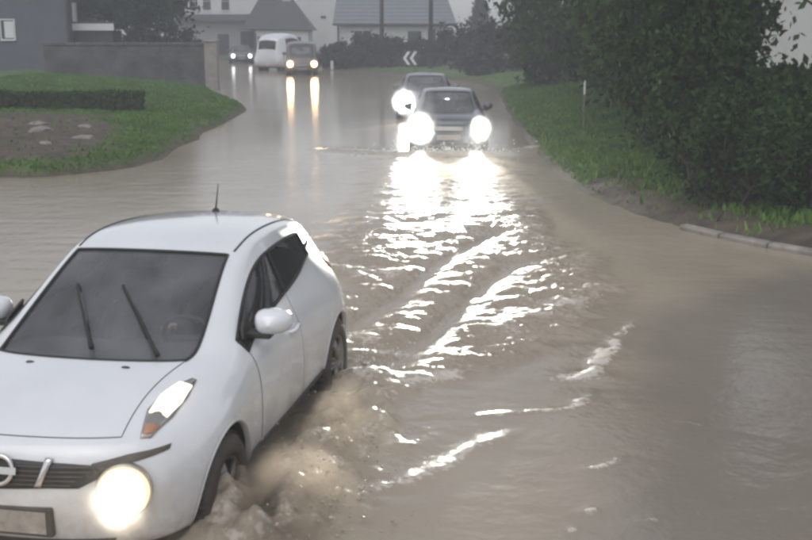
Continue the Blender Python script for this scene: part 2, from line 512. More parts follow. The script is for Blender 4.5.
def hit(sh, axis, a, b):
    bv = sh['bvh']
    if axis == 'x': o, d = Vector((4, a, b)), Vector((-1, 0, 0))
    elif axis == 'y': o, d = Vector((a, 4, b)), Vector((0, -1, 0))
    elif axis == '-y': o, d = Vector((a, -4, b)), Vector((0, 1, 0))
    else: o, d = Vector((a, b, 4)), Vector((0, 0, -1))
    p, n, _, _ = bv.ray_cast(o, d)
    if p is None:
        p, n, _, _ = bv.find_nearest(Vector((1.8, a, b)) if axis == 'x' else Vector((a, .85 if axis == 'y' else -.85, b)) if axis != 'z' else Vector((a, b, 1)))
    if n.dot(d) > 0: n = -n
    return p, n

def lerp_poly(pl, t):
    pl = [Vector((p[0], p[1])) for p in pl]
    ls = [0.0]
    for i in range(1, len(pl)): ls.append(ls[-1] + (pl[i] - pl[i - 1]).length)
    d = t * ls[-1]
    for i in range(1, len(pl)):
        if d <= ls[i] + 1e-9:
            k = (d - ls[i - 1]) / max(1e-9, ls[i] - ls[i - 1])
            return pl[i - 1].lerp(pl[i], k)
    return pl[-1]

def patch(name, sh, axis, top, bot, off, material, parent, n=18, m=5, skirt=.03, dome=0.0):
    """a panel laid on the shell between two outlines, standing proud by off"""
    vs, fs = [], []
    for i in range(n + 1):
        a, b = lerp_poly(top, i / n), lerp_poly(bot, i / n)
        for k in range(m + 1):
            q = a.lerp(b, k / m)
            p, nr = hit(sh, axis, q.x, q.y)
            e = dome * (1 - (2 * k / m - 1) ** 2) * (1 - (2 * i / n - 1) ** 4)
            vs.append(p + nr * (off + e))
    w = m + 1
    for i in range(n):
        for k in range(m):
            fs.append((i * w + k, (i + 1) * w + k, (i + 1) * w + k + 1, i * w + k + 1))
    rim = [i * w for i in range(n + 1)] + [n * w + k for k in range(1, w)] + [i * w + m for i in range(n - 1, -1, -1)] + [k for k in range(m - 1, 0, -1)]
    base = len(vs)
    for r_ in rim:
        p = vs[r_]; q, nr, _, _ = sh['bvh'].find_nearest(p)
        d = (p - q); d = d.normalized() if d.length > 1e-6 else nr
        vs.append(p - d * (off + skirt))
    for t in range(len(rim)):
        u = (t + 1) % len(rim)
        fs.append((rim[t], rim[u], base + u, base + t))
    o = link_mesh(name, vs, fs, material, parent)
    bm = bmesh.new(); bm.from_mesh(o.data)
    bmesh.ops.recalc_face_normals(bm, faces=bm.faces[:])
    bm.to_mesh(o.data); bm.free()
    return o

def frame_at(p, n):
    z = Vector(n).normalized()
    x = Vector((0, 0, 1)).cross(z).normalized()
    y = z.cross(x)
    m = Matrix((x, y, z)).transposed().to_4x4()
    m.translation = p
    return m

_wheel_cache = {}
def wheel(parent, x, y, r=.34, w=.215, steer=0.0):
    root_m = Matrix.Translation((x, y, r)) @ Matrix.Rotation(steer, 4, 'Z') @ Matrix.Rotation(R(-90) if y > 0 else R(90), 4, 'X')
    h = w / 2
    key = (r, w)
    if key not in _wheel_cache:
        tb = MB()
        tb.lathe([(r * .62, -h * .9), (r * .72, -h), (r * .93, -h * .92), (r * .985, -h * .72), (r, -h * .5), (r, h * .5), (r * .985, h * .72), (r * .93, h * .92), (r * .72, h), (r * .62, h * .9), (r * .60, h * .6), (r * .60, -h * .6), (r * .62, -h * .9)], 40)
        for k in range(40):      # tread blocks
            a = 2 * math.pi * k / 40
            for s in (-1, 1):
                c, sn = math.cos(a), math.sin(a)
                e = .035
                pts = []
                for (da, hh) in ((-e, .06), (e, .02), (e, .68), (-e, .72)):
                    pts.append((r * 1.001 * math.cos(a + da), r * 1.001 * math.sin(a + da), s * hh * h))
                tb.prism(pts, (c * .009, sn * .009, 0))
        t = tb.build('tyre', M['tyre'], None, smooth=True)
        rb = MB()
        rb.lathe([(r * .61, h * .86), (r * .58, h * .80), (r * .55, h * .3), (r * .1, h * .2), (0.001, h * .2)], 40)
        for k in range(5):
            a = 2 * math.pi * k / 5
            for d in (-.16, .16):
                p0 = Vector((r * .10 * math.cos(a + d), r * .10 * math.sin(a + d), h * .72))
                p1 = Vector((r * .57 * math.cos(a + d * .7), r * .57 * math.sin(a + d * .7), h * .66))
                rb.tube([p0, (p0 + p1) / 2 + Vector((0, 0, .012)), p1], [.024, .02, .018], 6)
        rb.lathe([(r * .17, h * .6), (r * .16, h * .78), (r * .1, h * .84), (0.001, h * .84)], 20)
        rim = rb.build('rim', M['alloy'], None, smooth=True)
        _wheel_cache[key] = (t.data, rim.data)
        bpy.data.objects.remove(t); bpy.data.objects.remove(rim)
    td, rd = _wheel_cache[key]
    t = bpy.data.objects.new('wheel', td); COL.objects.link(t); t.parent = parent; t.matrix_local = root_m
    rm = bpy.data.objects.new('rim', rd); COL.objects.link(rm); rm.parent = t
    return t

def spot(parent, name, loc, target, power, size_deg, col, rad, blend=.9):
    ld = bpy.data.lights.new(name, 'SPOT')
    ld.energy = power; ld.spot_size = R(size_deg); ld.spot_blend = blend; ld.color = col
    ld.shadow_soft_size = rad
    o = bpy.data.objects.new(name, ld); COL.objects.link(o)
    o.parent = parent
    o.location = loc
    o.rotation_euler = (Vector(target) - Vector(loc)).to_track_quat('-Z', 'Y').to_euler()
    return o

def build_car(root, loops, paint, wheels_x=(1.265, -1.265), wr=.34, arch_r=.405, track=.805, sill=True, scuttle_z=None):
    sh = make_shell(loops, crossover_regions())
    V = sh['V'].copy(); F = sh['F']; mi = sh['mi']; names = sh['names']
    cen = V[F].mean(1)
    kill = np.zeros(len(F), bool)
    for wx in wheels_x:
        d = np.hypot(cen[:, 0] - wx, cen[:, 2] - wr)
        kill |= (d < arch_r) & (np.abs(cen[:, 1]) > .5)
    kill |= (cen[:, 2] < .235) & (np.abs(cen[:, 1]) < .3) & False
    keepF = F[~kill]; keepm = mi[~kill]
    sv = np.intersect1d(np.unique(F[kill]), np.unique(keepF))
    for wx in wheels_x:
        dx = V[sv, 0] - wx; dz = V[sv, 2] - wr
        d = np.hypot(dx, dz)
        ok = (d < arch_r + .08) & (np.abs(V[sv, 1]) > .45)
        k = sv[ok]
        V[k, 0] = wx + dx[ok] / d[ok] * arch_r
        V[k, 2] = wr + dz[ok] / d[ok] * arch_r
    reg = {n: keepF[keepm == i] for i, n in enumerate(names)}
    cz = lambda FF: V[FF].mean(1)
    body = sub_mesh('body', sh, reg['body'], paint, root, V=V)
    sub_mesh('bonnet', sh, reg['bonnet'], paint, root, offset=.004, gap=.004, rim=.02, V=V)
    ws = sub_mesh('windscreen', sh, reg['windscreen'], M['windscreen'], root, offset=-.004, V=V)
    seal('seal', sh, reg['windscreen'], ws, .011)
    rw = sub_mesh('rear_window', sh, reg['rear_window'], M['side_glass'], root, offset=-.004, V=V)
    seal('seal', sh, reg['rear_window'], rw, .010)
    for s in (1, -1):
        for part in ('front_door', 'rear_door', 'front_side_window', 'rear_side_window'):
            FF = reg[part]; FF = FF[cz(FF)[:, 1] * s > 0]
            if 'door' in part:
                sub_mesh(part, sh, FF, paint, root, offset=.003, gap=.003, rim=.02, V=V)
            else:
                w_ = sub_mesh('side_window', sh, FF, M['side_glass'], root, offset=-.004, V=V)
                seal('seal', sh, FF, w_, .012)
    # dark headlining and trim inside, so the glass looks into a cabin
    up = reg['body']; c = cz(up); up = up[(c[:, 2] > .93) & (c[:, 0] < .75) & (c[:, 0] > -1.7)]
    sub_mesh('cabin_trim', sh, up, M['interior'], root, offset=-.03, V=V)
    xs = loops[5][0][0]; belt = loops[5][0][2]
    MB().box(-1.6, xs - .12, -.72, .72, .45, .50).build('cabin_floor', M['interior'], root)
    db = MB(); db.prism([(xs - .06, -.68, belt - .03), (xs - .55, -.68, belt - .06), (xs - .62, -.68, belt - .22), (xs - .45, -.68, belt - .45), (xs - .06, -.68, belt - .4)], (0, 1.36, 0))
    db.build('dashboard', M['interior'], root, bevel=.03)
    for s in (1, -1):
        b = MB()
        b.prism([(-.05, s * .36 - .24, .52), (-.52, s * .36 - .24, .52), (-.74, s * .36 - .22, 1.12), (-.64, s * .36 - .2, 1.16), (-.44, s * .36 - .24, .68), (-.03, s * .36 - .24, .68)], (0, .46, 0))
        st = b.build('seat', M['seat_cloth'], root, bevel=.04)
        MB().box(-.76, -.67, s * .36 - .13, s * .36 + .13, 1.17, 1.34).build('headrest', M['seat_cloth'], st, bevel=.03)
    sw = MB()
    c0 = Vector((xs - .70, .36, belt - .08)); ax = Vector((-.9, 0, .42)).normalized(); u = Vector((0, 1, 0)); v = ax.cross(u)
    sw.tube([c0 + (u * math.cos(t * math.pi / 12) + v * math.sin(t * math.pi / 12)) * .18 for t in range(24)], .016, 6, closed=True)
    sw.tube([c0 - u * .17, c0 + u * .17], .018, 6)
    sw.build('steering_wheel', M['interior'], root, smooth=True)
    # arches: a folded lip and a dark liner
    for wx in wheels_x:
        for s in (1, -1):
            vs, fs = [], []
            n = 40
            rows = []
            for k in range(n + 1):
                a = R(-12) + R(204) * k / n
                x, z = wx + arch_r * math.cos(a), wr + arch_r * math.sin(a)
                p, nr = hit(sh, 'y' if s > 0 else '-y', x, z)
                if abs(p.y) < .5: p.y = s * .8
                yo = p.y
                rows.append((x, z, yo, a))
            for (x, z, yo, a) in rows:
                dx, dz = math.cos(a), math.sin(a)
                for (dr, dy) in ((.014, .0), (.006, .007), (-.006, .003), (-.008, -.03)):
                    vs.append((x + dx * dr, yo + s * dy, z + dz * dr))
            for k in range(n):
                for m_ in range(3):
                    fs.append((k * 4 + m_, (k + 1) * 4 + m_, (k + 1) * 4 + m_ + 1, k * 4 + m_ + 1))
            o = link_mesh('arch_lip', vs, fs, paint, root)
            bm = bmesh.new(); bm.from_mesh(o.data); bmesh.ops.recalc_face_normals(bm, faces=bm.faces[:]); bm.to_mesh(o.data); bm.free()
            vs, fs = [], []
            for (x, z, yo, a) in rows:
                vs.append((x + .004 * math.cos(a), yo - s * .02, z + .004 * math.sin(a))); vs.append((x + .004 * math.cos(a), s * .42, z + .004 * math.sin(a)))
            for k in range(n): fs.append((2 * k, 2 * k + 2, 2 * k + 3, 2 * k + 1))
            fs.append(tuple(2 * k + 1 for k in range(n + 1)))
            link_mesh('arch_liner', vs, fs, M['grime_plastic'], root, smooth=False)
    for wx in wheels_x:
        for s in (1, -1):
            wheel(root, wx, s * track, wr)
    if sill:
        for s in (1, -1):
            patch('sill_cladding', sh, 'y' if s > 0 else '-y', [(.84, .41), (0, .39), (-.84, .41)], [(.84, .27), (0, .27), (-.84, .27)], .012, M['black_plastic'], root, 24, 4)
    return sh

def mirror_pair(sh, root, paint, x, z, reach=.985):
    for s in (1, -1):
        # housing: a rounded, front-tapering shell
        vs, fs = [], []
        nu, nv = 16, 10
        for i in range(nv + 1):
            t = i / nv
            xx = x - .075 + .17 * t
            k = math.sqrt(max(0.0, 1 - max(0.0, (t - .25) / .75) ** 2.2)) * (1 - .10 * max(0, .25 - t) / .25)
            for j in range(nu):
                a = 2 * math.pi * j / nu
                ca, sa = math.cos(a), math.sin(a)
                e = 2 / 2.8
                yy = .115 * math.copysign(abs(ca) ** e, ca) * k
                zz = .078 * math.copysign(abs(sa) ** e, sa) * k * (1 - .12 * ca * 1)
                vs.append((xx - .10 * max(0, ca) * k * .35, s * (reach - .02 + yy), z + zz))
        for i in range(nv):
            for j in range(nu):
                fs.append((i * nu + j, i * nu + (j + 1) % nu, (i + 1) * nu + (j + 1) % nu, (i + 1) * nu + j))
        mr = link_mesh('door_mirror', vs, fs, paint, root)
        bm = bmesh.new(); bm.from_mesh(mr.data); bmesh.ops.recalc_face_normals(bm, faces=bm.faces[:]); bm.to_mesh(mr.data); bm.free()
        g = MB(); g.lathe([(0.001, 0), (.09, 0), (.1, .004)], 20, Matrix.Translation((x - .07, s * (reach - .02), z)) @ Matrix.Rotation(R(-90), 4, 'Y') @ Matrix.Diagonal((.74, 1.08, 1, 1)))
        g.build('mirror_glass', M['chrome'], mr, smooth=True)
        st = MB(); st.box(x - .05, x + .05, min(s * .77, s * (reach - .02)), max(s * .77, s * (reach - .02)), z - .098, z - .055)
        st.build('mirror_foot', M['black_plastic'], mr, bevel=.012)
        sd = MB(); sd.prism([(x - .06, s * .772, z - .085), (x + .12, s * .772, z - .085), (x + .10, s * .762, z - .02), (x - .06, s * .735, z + .06)], (0, s * .02, 0))
        sd.build('mirror_base', M['black_plastic'], mr, bevel=.004)

# ------------------------------------------------------------------ the white crossover in the foreground
def white_crossover():
    root = empty('white_crossover', (-1.648, 7.163, -0.16), -1.7527)
    tag(root, 'white rounded crossover with round lit headlamps driving through brown water in front', 'car')
    P = M['white_paint']
    sh = build_car(root, crossover_loops(), P)
    mirror_pair(sh, root, P, .50, 1.125, .955)
    # grille band with slanted chrome bars
    for s in (1, -1):
        pass
    gr = patch('grille', sh, 'x', [(-.60, .755), (-.35, .775), (0, .79), (.35, .775), (.60, .755)], [(-.40, .655), (-.25, .655), (0, .64), (.25, .655), (.40, .655)], .006, M['black_plastic'], root, 30, 6)
    for k in range(5):
        z = .665 + .022 * k
        w = .36 + .03 * k
        patch('grille_slat', sh, 'x', [(-w, z + .007), (0, z + .007), (w, z + .007)], [(-w, z), (0, z), (w, z)], .012, M['grime_plastic'], gr, 24, 1, .012)
    for s in (1, -1):
        patch('chrome_bar', sh, 'x', [(s * .27, .795), (s * .215, .66)], [(s * .235, .80), (s * .18, .66)], .020, M['chrome'], gr, 10, 3, .02, .006)
    p, n = hit(sh, 'x', 0, .735)
    eb = MB()
    fm = frame_at(p + n * .02, n)
    eb.lathe([(.078, -.012), (.082, .0), (.078, .010), (.062, .010), (.058, .0)], 36, fm)
    em = eb.build('emblem', M['chrome'], gr, smooth=True)
    MB().box(-.095, .095, -.018, .018, -.002, .014).build('emblem_bar', M['chrome'], em).matrix_local = fm
    # dark crease over each round lamp, out to the fender
    for s in (1, -1):
        patch('lamp_brow', sh, 'x', [(s * .46, .775), (s * .62, .805), (s * .775, .81)], [(s * .42, .70), (s * .60, .76), (s * .775, .79)], .006, M['grime_plastic'], root, 16, 3, .02)
        # round headlamp
        p, n = hit(sh, 'x', s * .61, .635)
        ax = (Vector(n) * .55 + Vector((1, s * .12, .05)) * .45).normalized()
        fm = frame_at(p + ax * .012, ax)
        hb = MB(); hb.lathe([(.139, -.07), (.141, .008), (.136, .014), (.130, .010), (.126, -.01)], 40, fm)
        hl = hb.build('headlamp', M['lamp_bowl'], root, smooth=True)
        lr = MB(); lr.lathe([(.108, .0225), (.095, .030), (.078, .035)], 40, fm)
        lr.build('lens_band', M['lamp_mid'], hl, smooth=True)
        lb = MB(); lb.lathe([(.078, .035), (.06, .039), (.03, .043), (.001, .044)], 40, fm)
        lb.build('lens', M['lamp_warm'], hl, smooth=True)
        lr = MB(); lr.lathe([(.130, -.004), (.124, .008), (.118, .016), (.108, .0225)], 40, fm)
        lr.build('lens_rim', M['lamp_edge'], hl, smooth=True)
        spot(hl, 'headlamp_beam', fm @ Vector((0, 0, .07)), fm @ Vector((0, 0, .07)) + Vector((3, 0, -.25)), 130, 110, (1, .86, .66), .06)
        # upper lamp on the fender crown with its amber tip
        ul = patch('upper_lamp', sh, 'z', [(1.83, s * .645), (1.62, s * .60), (1.42, s * .625), (1.24, s * .70)], [(1.80, s * .69), (1.62, s * .735), (1.42, s * .745), (1.24, s * .725)], .008, M['lamp_bowl'], root, 20, 6, .025, .02)
        patch('lit_strip', sh, 'z', [(1.66, s * .625), (1.50, s * .625), (1.34, s * .665)], [(1.65, s * .715), (1.50, s * .738), (1.34, s * .732)], .024, M['lamp_strip'], ul, 14, 4, .01, .012)
        patch('indicator', sh, 'z', [(1.81, s * .65), (1.72, s * .635)], [(1.78, s * .69), (1.72, s * .705)], .016, M['amber'], ul, 8, 3, .01, .008)
        # roof seam and rail line
        pts = []
        for k in range(15):
            x = .03 - 1.45 * k / 14
            q, nr = hit(sh, 'z', x, s * (.545 - .03 * (k / 14) ** 2 - (.005 if k == 0 else 0)))
            pts.append(q + nr * .001)
        MB().tube(pts, .007, 6).build('roof_seam', M['rubber'], root, smooth=True)
        # rear pillar handle
        p, n = hit(sh, 'y' if s > 0 else '-y', -1.20, 1.28)
        MB().tube([p + n * .012 + Vector((.05, 0, -.045)), p + n * .02, p + n * .012 + Vector((-.05, 0, .04))], [.012, .017, .012], 8).build('rear_door_handle', M['black_plastic'], root, smooth=True)
        p, n = hit(sh, 'y' if s > 0 else '-y', -.16, .90)
        MB().tube([p + n * .0 + Vector((.10, 0, -.0)), p + n * .032 + Vector((.07, 0, 0)), p + n * .032 + Vector((-.07, 0, .004)), p + Vector((-.10, 0, .004))], [.012, .014, .014, .012], 8).build('door_handle', P, root, smooth=True)
        # tail lamp hugging the rear haunch
        patch('tail_lamp', sh, 'y' if s > 0 else '-y', [(-1.50, 1.10), (-1.62, 1.14), (-1.74, 1.12)], [(-1.56, 1.02), (-1.66, .99), (-1.76, .98)], .012, M['amber'], root, 10, 4, .02, .01)
    # number plate and its surround
    p, n = hit(sh, 'x', 0, .475)
    MB().box(p.x - .03, p.x + .012, -.27, .27, .40, .555).build('plate_surround', M['grime_plastic'], root, bevel=.01)
    MB().box(p.x + .012, p.x + .018, -.24, .24, .42, .535).build('number_plate', M['plate'], root)
    patch('lower_intake', sh, 'x', [(-.55, .37), (0, .37), (.55, .37)], [(-.50, .30), (0, .29), (.50, .30)], .006, M['black_plastic'], root, 20, 3)
    # wipers, parked mid-sweep
    for (y0, y1, x1) in ((.02, -.29, .56), (.42, .03, .58)):
        base, nb = hit(sh, 'z', 1.05, y0)
        tip, nt = hit(sh, 'z', x1, y1)
        mids = []
        for k in range(9):
            t = k / 8
            q, nr = hit(sh, 'z', 1.05 + (x1 - 1.05) * t, y0 + (y1 - y0) * t)
            mids.append(q + nr * (.022 + .02 * math.sin(math.pi * t)))
        w = MB(); w.tube(mids, [.016, .013, .011, .010, .010, .009, .008, .008, .006], 6)
        wo = w.build('wiper', M['rubber'], root, smooth=True)
        bl = []
        for k in range(11):
            t = .28 + .80 * k / 10
            q, nr = hit(sh, 'z', 1.05 + (x1 - 1.05) * t, y0 + (y1 - y0) * t)
            bl.append(q + nr * .013)
        MB().tube(bl, .013, 6).build('blade', M['rubber'], wo, smooth=True)
    # washer jet, badge dirt on bonnet
    for yy in (-.28, .30):
        q, nr = hit(sh, 'z', 1.22, yy)
        j = MB(); j.lathe([(.02, -.01), (.018, .006), (.01, .012), (.001, .012)], 12, Matrix.Translation(q) @ Matrix.Diagonal((.7, 1.5, 1, 1)))
        j.build('washer_jet', M['black_plastic'], root, smooth=True)
    q, nr = hit(sh, 'z', -1.12, 0)
    a = MB(); a.lathe([(.032, -.01), (.028, .012), (.012, .028), (.001, .03)], 14, Matrix.Translation(q))
    a.tube([q + Vector((0, 0, .02)), q + Vector((-.07, 0, .20))], [.007, .0035], 6)
    a.build('roof_aerial', M['rubber'], root, smooth=True)
    return root, sh

crossover, crossover_shell = white_crossover()

# ------------------------------------------------------------------ the oncoming cars further up the flooded road
def warp(loops, fn): return [[fn(*p) for p in lp] for lp in loops]

def hatch_fn(x, y, z):
    if z > .9: z = .9 + (z - .9) * .86
    if x > 1.0 and z > .88: z = min(z, .965)
    return (x * 1.0, y * .985, z)

def van_fn(x, y, z):
    if z > 1.0:
        k = (z - 1.0) / .56
        z = 1.05 + k * .98
        y = y * (1 + .30 * min(1, k))
        x = x + .42 * (1 - abs(k - .3) * .2) if x > -.2 else x
    elif x > .55: x = x * .97 + .05
    return (x, y * 1.08, z * (1.0 if z > 1 else 1.05))

def front_set(root, sh, lamp, power, col, spec, target):
    """lamps, grille, intake, plate and wipers of an oncoming car"""
    (y0, y1, z0, z1) = spec['lamp']
    for s in (1, -1):
        hb = patch('headlamp', sh, 'x', [(s * y0, z1), (s * y1, z1 + .02)], [(s * y0, z0), (s * y1, z0 + .03)], .006, M['lamp_bowl'], root, 8, 4, .03, .02)
        ym, zm = (y0 + y1) / 2, (z0 + z1) / 2
        p, n = hit(sh, 'x', s * ym, zm)
        fm = frame_at(p + Vector((.02, 0, 0)), (Vector(n) + Vector((1, 0, 0)) * 1.5).normalized())
        r_ = spec.get('lens', .08)
        MB().lathe([(r_, -.01), (r_ * .93, .014), (r_ * .7, .028), (r_ * .35, .036), (.001, .038)], 24, fm).build('lens', lamp, hb, smooth=True)
        if power:
            if spec.get('spill'): spot(hb, 'headlamp_spill', fm @ Vector((0, 0, .08)), (30, 0, 1.5), spec['spill'], 64, col, r_, .9)
            spot(hb, 'headlamp_beam', fm @ Vector((0, 0, .08)), target, power, spec.get('beam', 60), col, r_, .35)
    gz0, gz1, gw = spec['grille']
    gr = patch('grille', sh, 'x', [(-gw, gz1), (0, gz1 + .01), (gw, gz1)], [(-gw * .85, gz0), (0, gz0 - .01), (gw * .85, gz0)], .006, M['black_plastic'], root, 20, 4)
    for k in range(3):
        z = gz0 + (gz1 - gz0) * (k + 1) / 4
        patch('grille_bar', sh, 'x', [(-gw * .9, z + .008), (gw * .9, z + .008)], [(-gw * .9, z - .008), (gw * .9, z - .008)], .016, M['chrome'], gr, 12, 1, .014)
    patch('lower_intake', sh, 'x', [(-.5, .42), (0, .42), (.5, .42)], [(-.45, .32), (0, .31), (.45, .32)], .006, M['black_plastic'], root, 16, 3)
    p, n = hit(sh, 'x', 0, .49)
    MB().box(p.x - .02, p.x + .018, -.26, .26, .435, .545).build('number_plate', M['plate'], root)

def oncoming(name, label, loc, rz, fn, paint, lamp, power, col, spec, mz, tgt=(12, 0, -.25), wr=.33):
    root = empty(name, loc, rz)
    tag(root, label, 'van' if 'van' in label.split() else 'car')
    lo = warp(crossover_loops(), fn)
    sh = build_car(root, lo, paint, wr=wr, arch_r=.395)
    mirror_pair(sh, root, paint, lo[6][5][0] + .12, mz, lo[6][5][1] + .165)
    front_set(root, sh, lamp, power, col, spec, tgt)
    return root

oncoming('dark_hatchback', 'dark blue hatchback with dazzling white headlights coming up the flooded road', (1.00, 26.6, -0.16), R(-91.5), hatch_fn, M['blue_paint'],
         M['lamp_white'], 9000, (1.0, .98, .88), dict(lamp=(.50, .76, .60, .74), grille=(.62, .74, .40), lens=.12, beam=24, spill=1100), 1.07)
oncoming('following_car', 'grey car close behind the dark hatchback, one white headlight showing at its left', (.62, 35.2, -0.16), R(-90.5), hatch_fn, M['grey_paint'],
         M['lamp_white'], 300, (1, 1, 1), dict(beam=24, spill=900, lamp=(.50, .76, .60, .74), grille=(.62, .74, .40), lens=.13), 1.07)
oncoming('tall_van', 'dull brown tall van with warm yellow headlights before the pale cottage', (-6.2, 66.5, -0.12), R(-84), van_fn, M['van_paint'],
         M['lamp_far_warm'], 70, (1.0, .62, .30), dict(beam=40, lamp=(.55, .82, .68, .84), grille=(.62, .80, .46), lens=.19), 1.35)
oncoming('grey_car', 'small grey car with white headlights farthest away beyond the stone wall', (-12.75, 86.5, -0.08), R(-80), hatch_fn, M['grey_paint'],
         M['lamp_far_white'], 0, (.95, .96, 1.0), dict(lamp=(.50, .76, .60, .74), grille=(.62, .74, .40), lens=.14), 1.07)

def panel_fn(x, y, z):
    x, y, z = van_fn(x, y, z)
    return (x * 1.1, y * 1.12, z * 1.22 if z > 1.05 else z * 1.1)
def white_van():
    root = empty('white_van', (-8.05, 73.0, -0.12), R(68))
    tag(root, 'pale white van turned away behind the tall brown van', 'van')
    lo = warp(crossover_loops(), panel_fn)
    sh = build_car(root, lo, M['white_paint'], wr=.35, arch_r=.42, track=.86)
    for s in (1, -1):
        p, n = hit(sh, 'y' if s > 0 else '-y', -1.75, 1.0)
        MB().box(p.x - .05, p.x + .05, min(p.y, p.y + s * .03), max(p.y, p.y + s * .03), .8, 1.15).build('tail_lamp', M['amber'], root, bevel=.01)
white_van()

# ------------------------------------------------------------------ the driver of the white crossover
M['jumper'] = mat('jumper', (.10, .085, .055), .9, var=.25, vscale=12)
M['skin'] = mat('skin', (.52, .36, .28), .6, var=.08, vscale=10)
M['hair'] = mat('hair', (.05, .038, .03), .7, var=.3, vscale=20)
def driver():
    root = empty('person', crossover.location, crossover.rotation_euler[2])
    tag(root, 'person in a dull olive top driving the white crossover, hands on the wheel', 'person')
    P, E, Rr = [], [], []
    def v(p, r_, par=None):
        P.append(p); Rr.append(r_)
        if par is not None: E.append((par, len(P) - 1))
        return len(P) - 1
    y0 = .36
    pel = v((-.34, y0, .78), .150)
    ab = v((-.40, y0, .92), .135, pel)
    ch = v((-.44, y0, 1.06), .145, ab)
    nb = v((-.45, y0, 1.17), .070, ch)
    nk = v((-.44, y0, 1.225), .052, nb)
    hb = v((-.41, y0, 1.275), .072, nk)
    hm = v((-.405, y0, 1.335), .088, hb)
    ht = v((-.42, y0, 1.395), .066, hm)
    v((-.315, y0, 1.318), .014, hm)
    for s in (1, -1):
        v((-.41, y0 + s * .092, 1.325), .018, hm)
        sh_ = v((-.44, y0 + s * .165, 1.12), .065, ch)
        el = v((-.16, y0 + s * .25, .93), .046, sh_)
        wr_ = v((.24, y0 + s * .175, .985), .029, el)
        pm = v((.325, y0 + s * .165, 1.005), .030, wr_)
        for k, (dy, ln) in enumerate(((-.024, .85), (-.008, 1.0), (.008, .95), (.024, .75))):
            a = v((.355, y0 + s * .165 + dy * .9, 1.03), .0095, pm)
            b = v((.385 + .01 * ln, y0 + s * .165 + dy, 1.025), .0085, a)
            v((.395, y0 + s * .165 + dy, 1.025 - .035 * ln), .0075, b)
        t = v((.30, y0 + s * .135, 1.02), .011, pm); v((.345, y0 + s * .115, 1.03), .009, t)
        kn = v((.14, y0 + s * .11, .80), .072, pel)
        v((.46, y0 + s * .10, .60), .05, kn)
    me = bpy.data.meshes.new('body'); me.from_pydata(P, E, [])
    ob = bpy.data.objects.new('body_cage', me); COL.objects.link(ob)
    md = ob.modifiers.new('skin', 'SKIN'); md.use_smooth_shade = True
    sv = me.skin_vertices[0].data
    for i, r_ in enumerate(Rr): sv[i].radius = (r_, r_)
    sv[0].use_root = True
    sb = ob.modifiers.new('sub', 'SUBSURF'); sb.levels = sb.render_levels = 2
    ev = ob.evaluated_get(bpy.context.evaluated_depsgraph_get()).to_mesh()
    vs = [tuple(q.co) for q in ev.vertices]; fs = [tuple(p.vertices) for p in ev.polygons]
    bpy.data.objects.remove(ob)
    body = link_mesh('body', vs, fs, M['jumper'], root)
    body.data.materials.append(M['skin'])
    for p in body.data.polygons:
        c = p.center
        if c.z > 1.205 or (c.x > .255 and c.z > .95): p.material_index = 1
    hv = MB()
    n = 20
    hv.lathe([(.103, -.01), (.107, .03), (.098, .07), (.07, .10), (.03, .115), (.001, .118)], n, Matrix.Translation((-.432, y0, 1.335)) @ Matrix.Rotation(R(-14), 4, 'Y') @ Matrix.Diagonal((1.05, .95, .85, 1)))
    hv.build('hair', M['hair'], root, smooth=True)
    ey = MB()
    for s in (1, -1): ey.lathe([(.001, .012), (.009, .008), (.012, 0), (.009, -.008), (.001, -.012)], 10, Matrix.Translation((-.327, y0 + s * .032, 1.345)) @ Matrix.Rotation(R(90), 4, 'Y'))
    ey.build('eyes', M['hair'], root, smooth=True)
    MB().box(-.338, -.325, y0 - .022, y0 + .022, 1.272, 1.279).build('mouth', M['hair'], root, bevel=.003)
driver()

# ------------------------------------------------------------------ ground: one sheet with the flooded road as its hollow
def grid_axis(fine0, fine1, step, lim0, lim1, grow=1.25):
    a = list(np.arange(fine0, fine1 + 1e-6, step))
    s = step; x = a[-1]
    while x < lim1: s *= grow; x += s; a.append(min(x, lim1))
    s = step; x = a[0]; pre = []
    while x > lim0: s *= grow; x -= s; pre.append(max(x, lim0))
    return np.array(sorted(set(np.round(pre[::-1] + a, 5))))

def grid_mesh(name, X, Y, Z, material, attrs=None, smooth=True):
    ny, nx = Z.shape
    XX, YY = np.meshgrid(X, Y)
    co = np.stack([XX, YY, Z], -1).reshape(-1, 3).astype(np.float32)
    i = np.arange(ny - 1)[:, None] * nx + np.arange(nx - 1)[None, :]
    q = np.stack([i, i + 1, i + nx + 1, i + nx], -1).reshape(-1, 4)
    me = bpy.data.meshes.new(name)
    me.vertices.add(len(co)); me.vertices.foreach_set('co', co.ravel())
    me.loops.add(q.size); me.loops.foreach_set('vertex_index', q.ravel().astype(np.int32))
    me.polygons.add(len(q)); me.polygons.foreach_set('loop_start', np.arange(0, q.size, 4, dtype=np.int32))
    me.update(calc_edges=True)
    me.polygons.foreach_set('use_smooth', np.ones(len(q), bool))
    for k, arr in (attrs or {}).items():
        at_ = me.attributes.new(k, 'FLOAT', 'POINT')
        at_.data.foreach_set('value', arr.ravel().astype(np.float32))
    me.materials.append(material)
    o = bpy.data.objects.new(name, me); COL.objects.link(o)
    return o

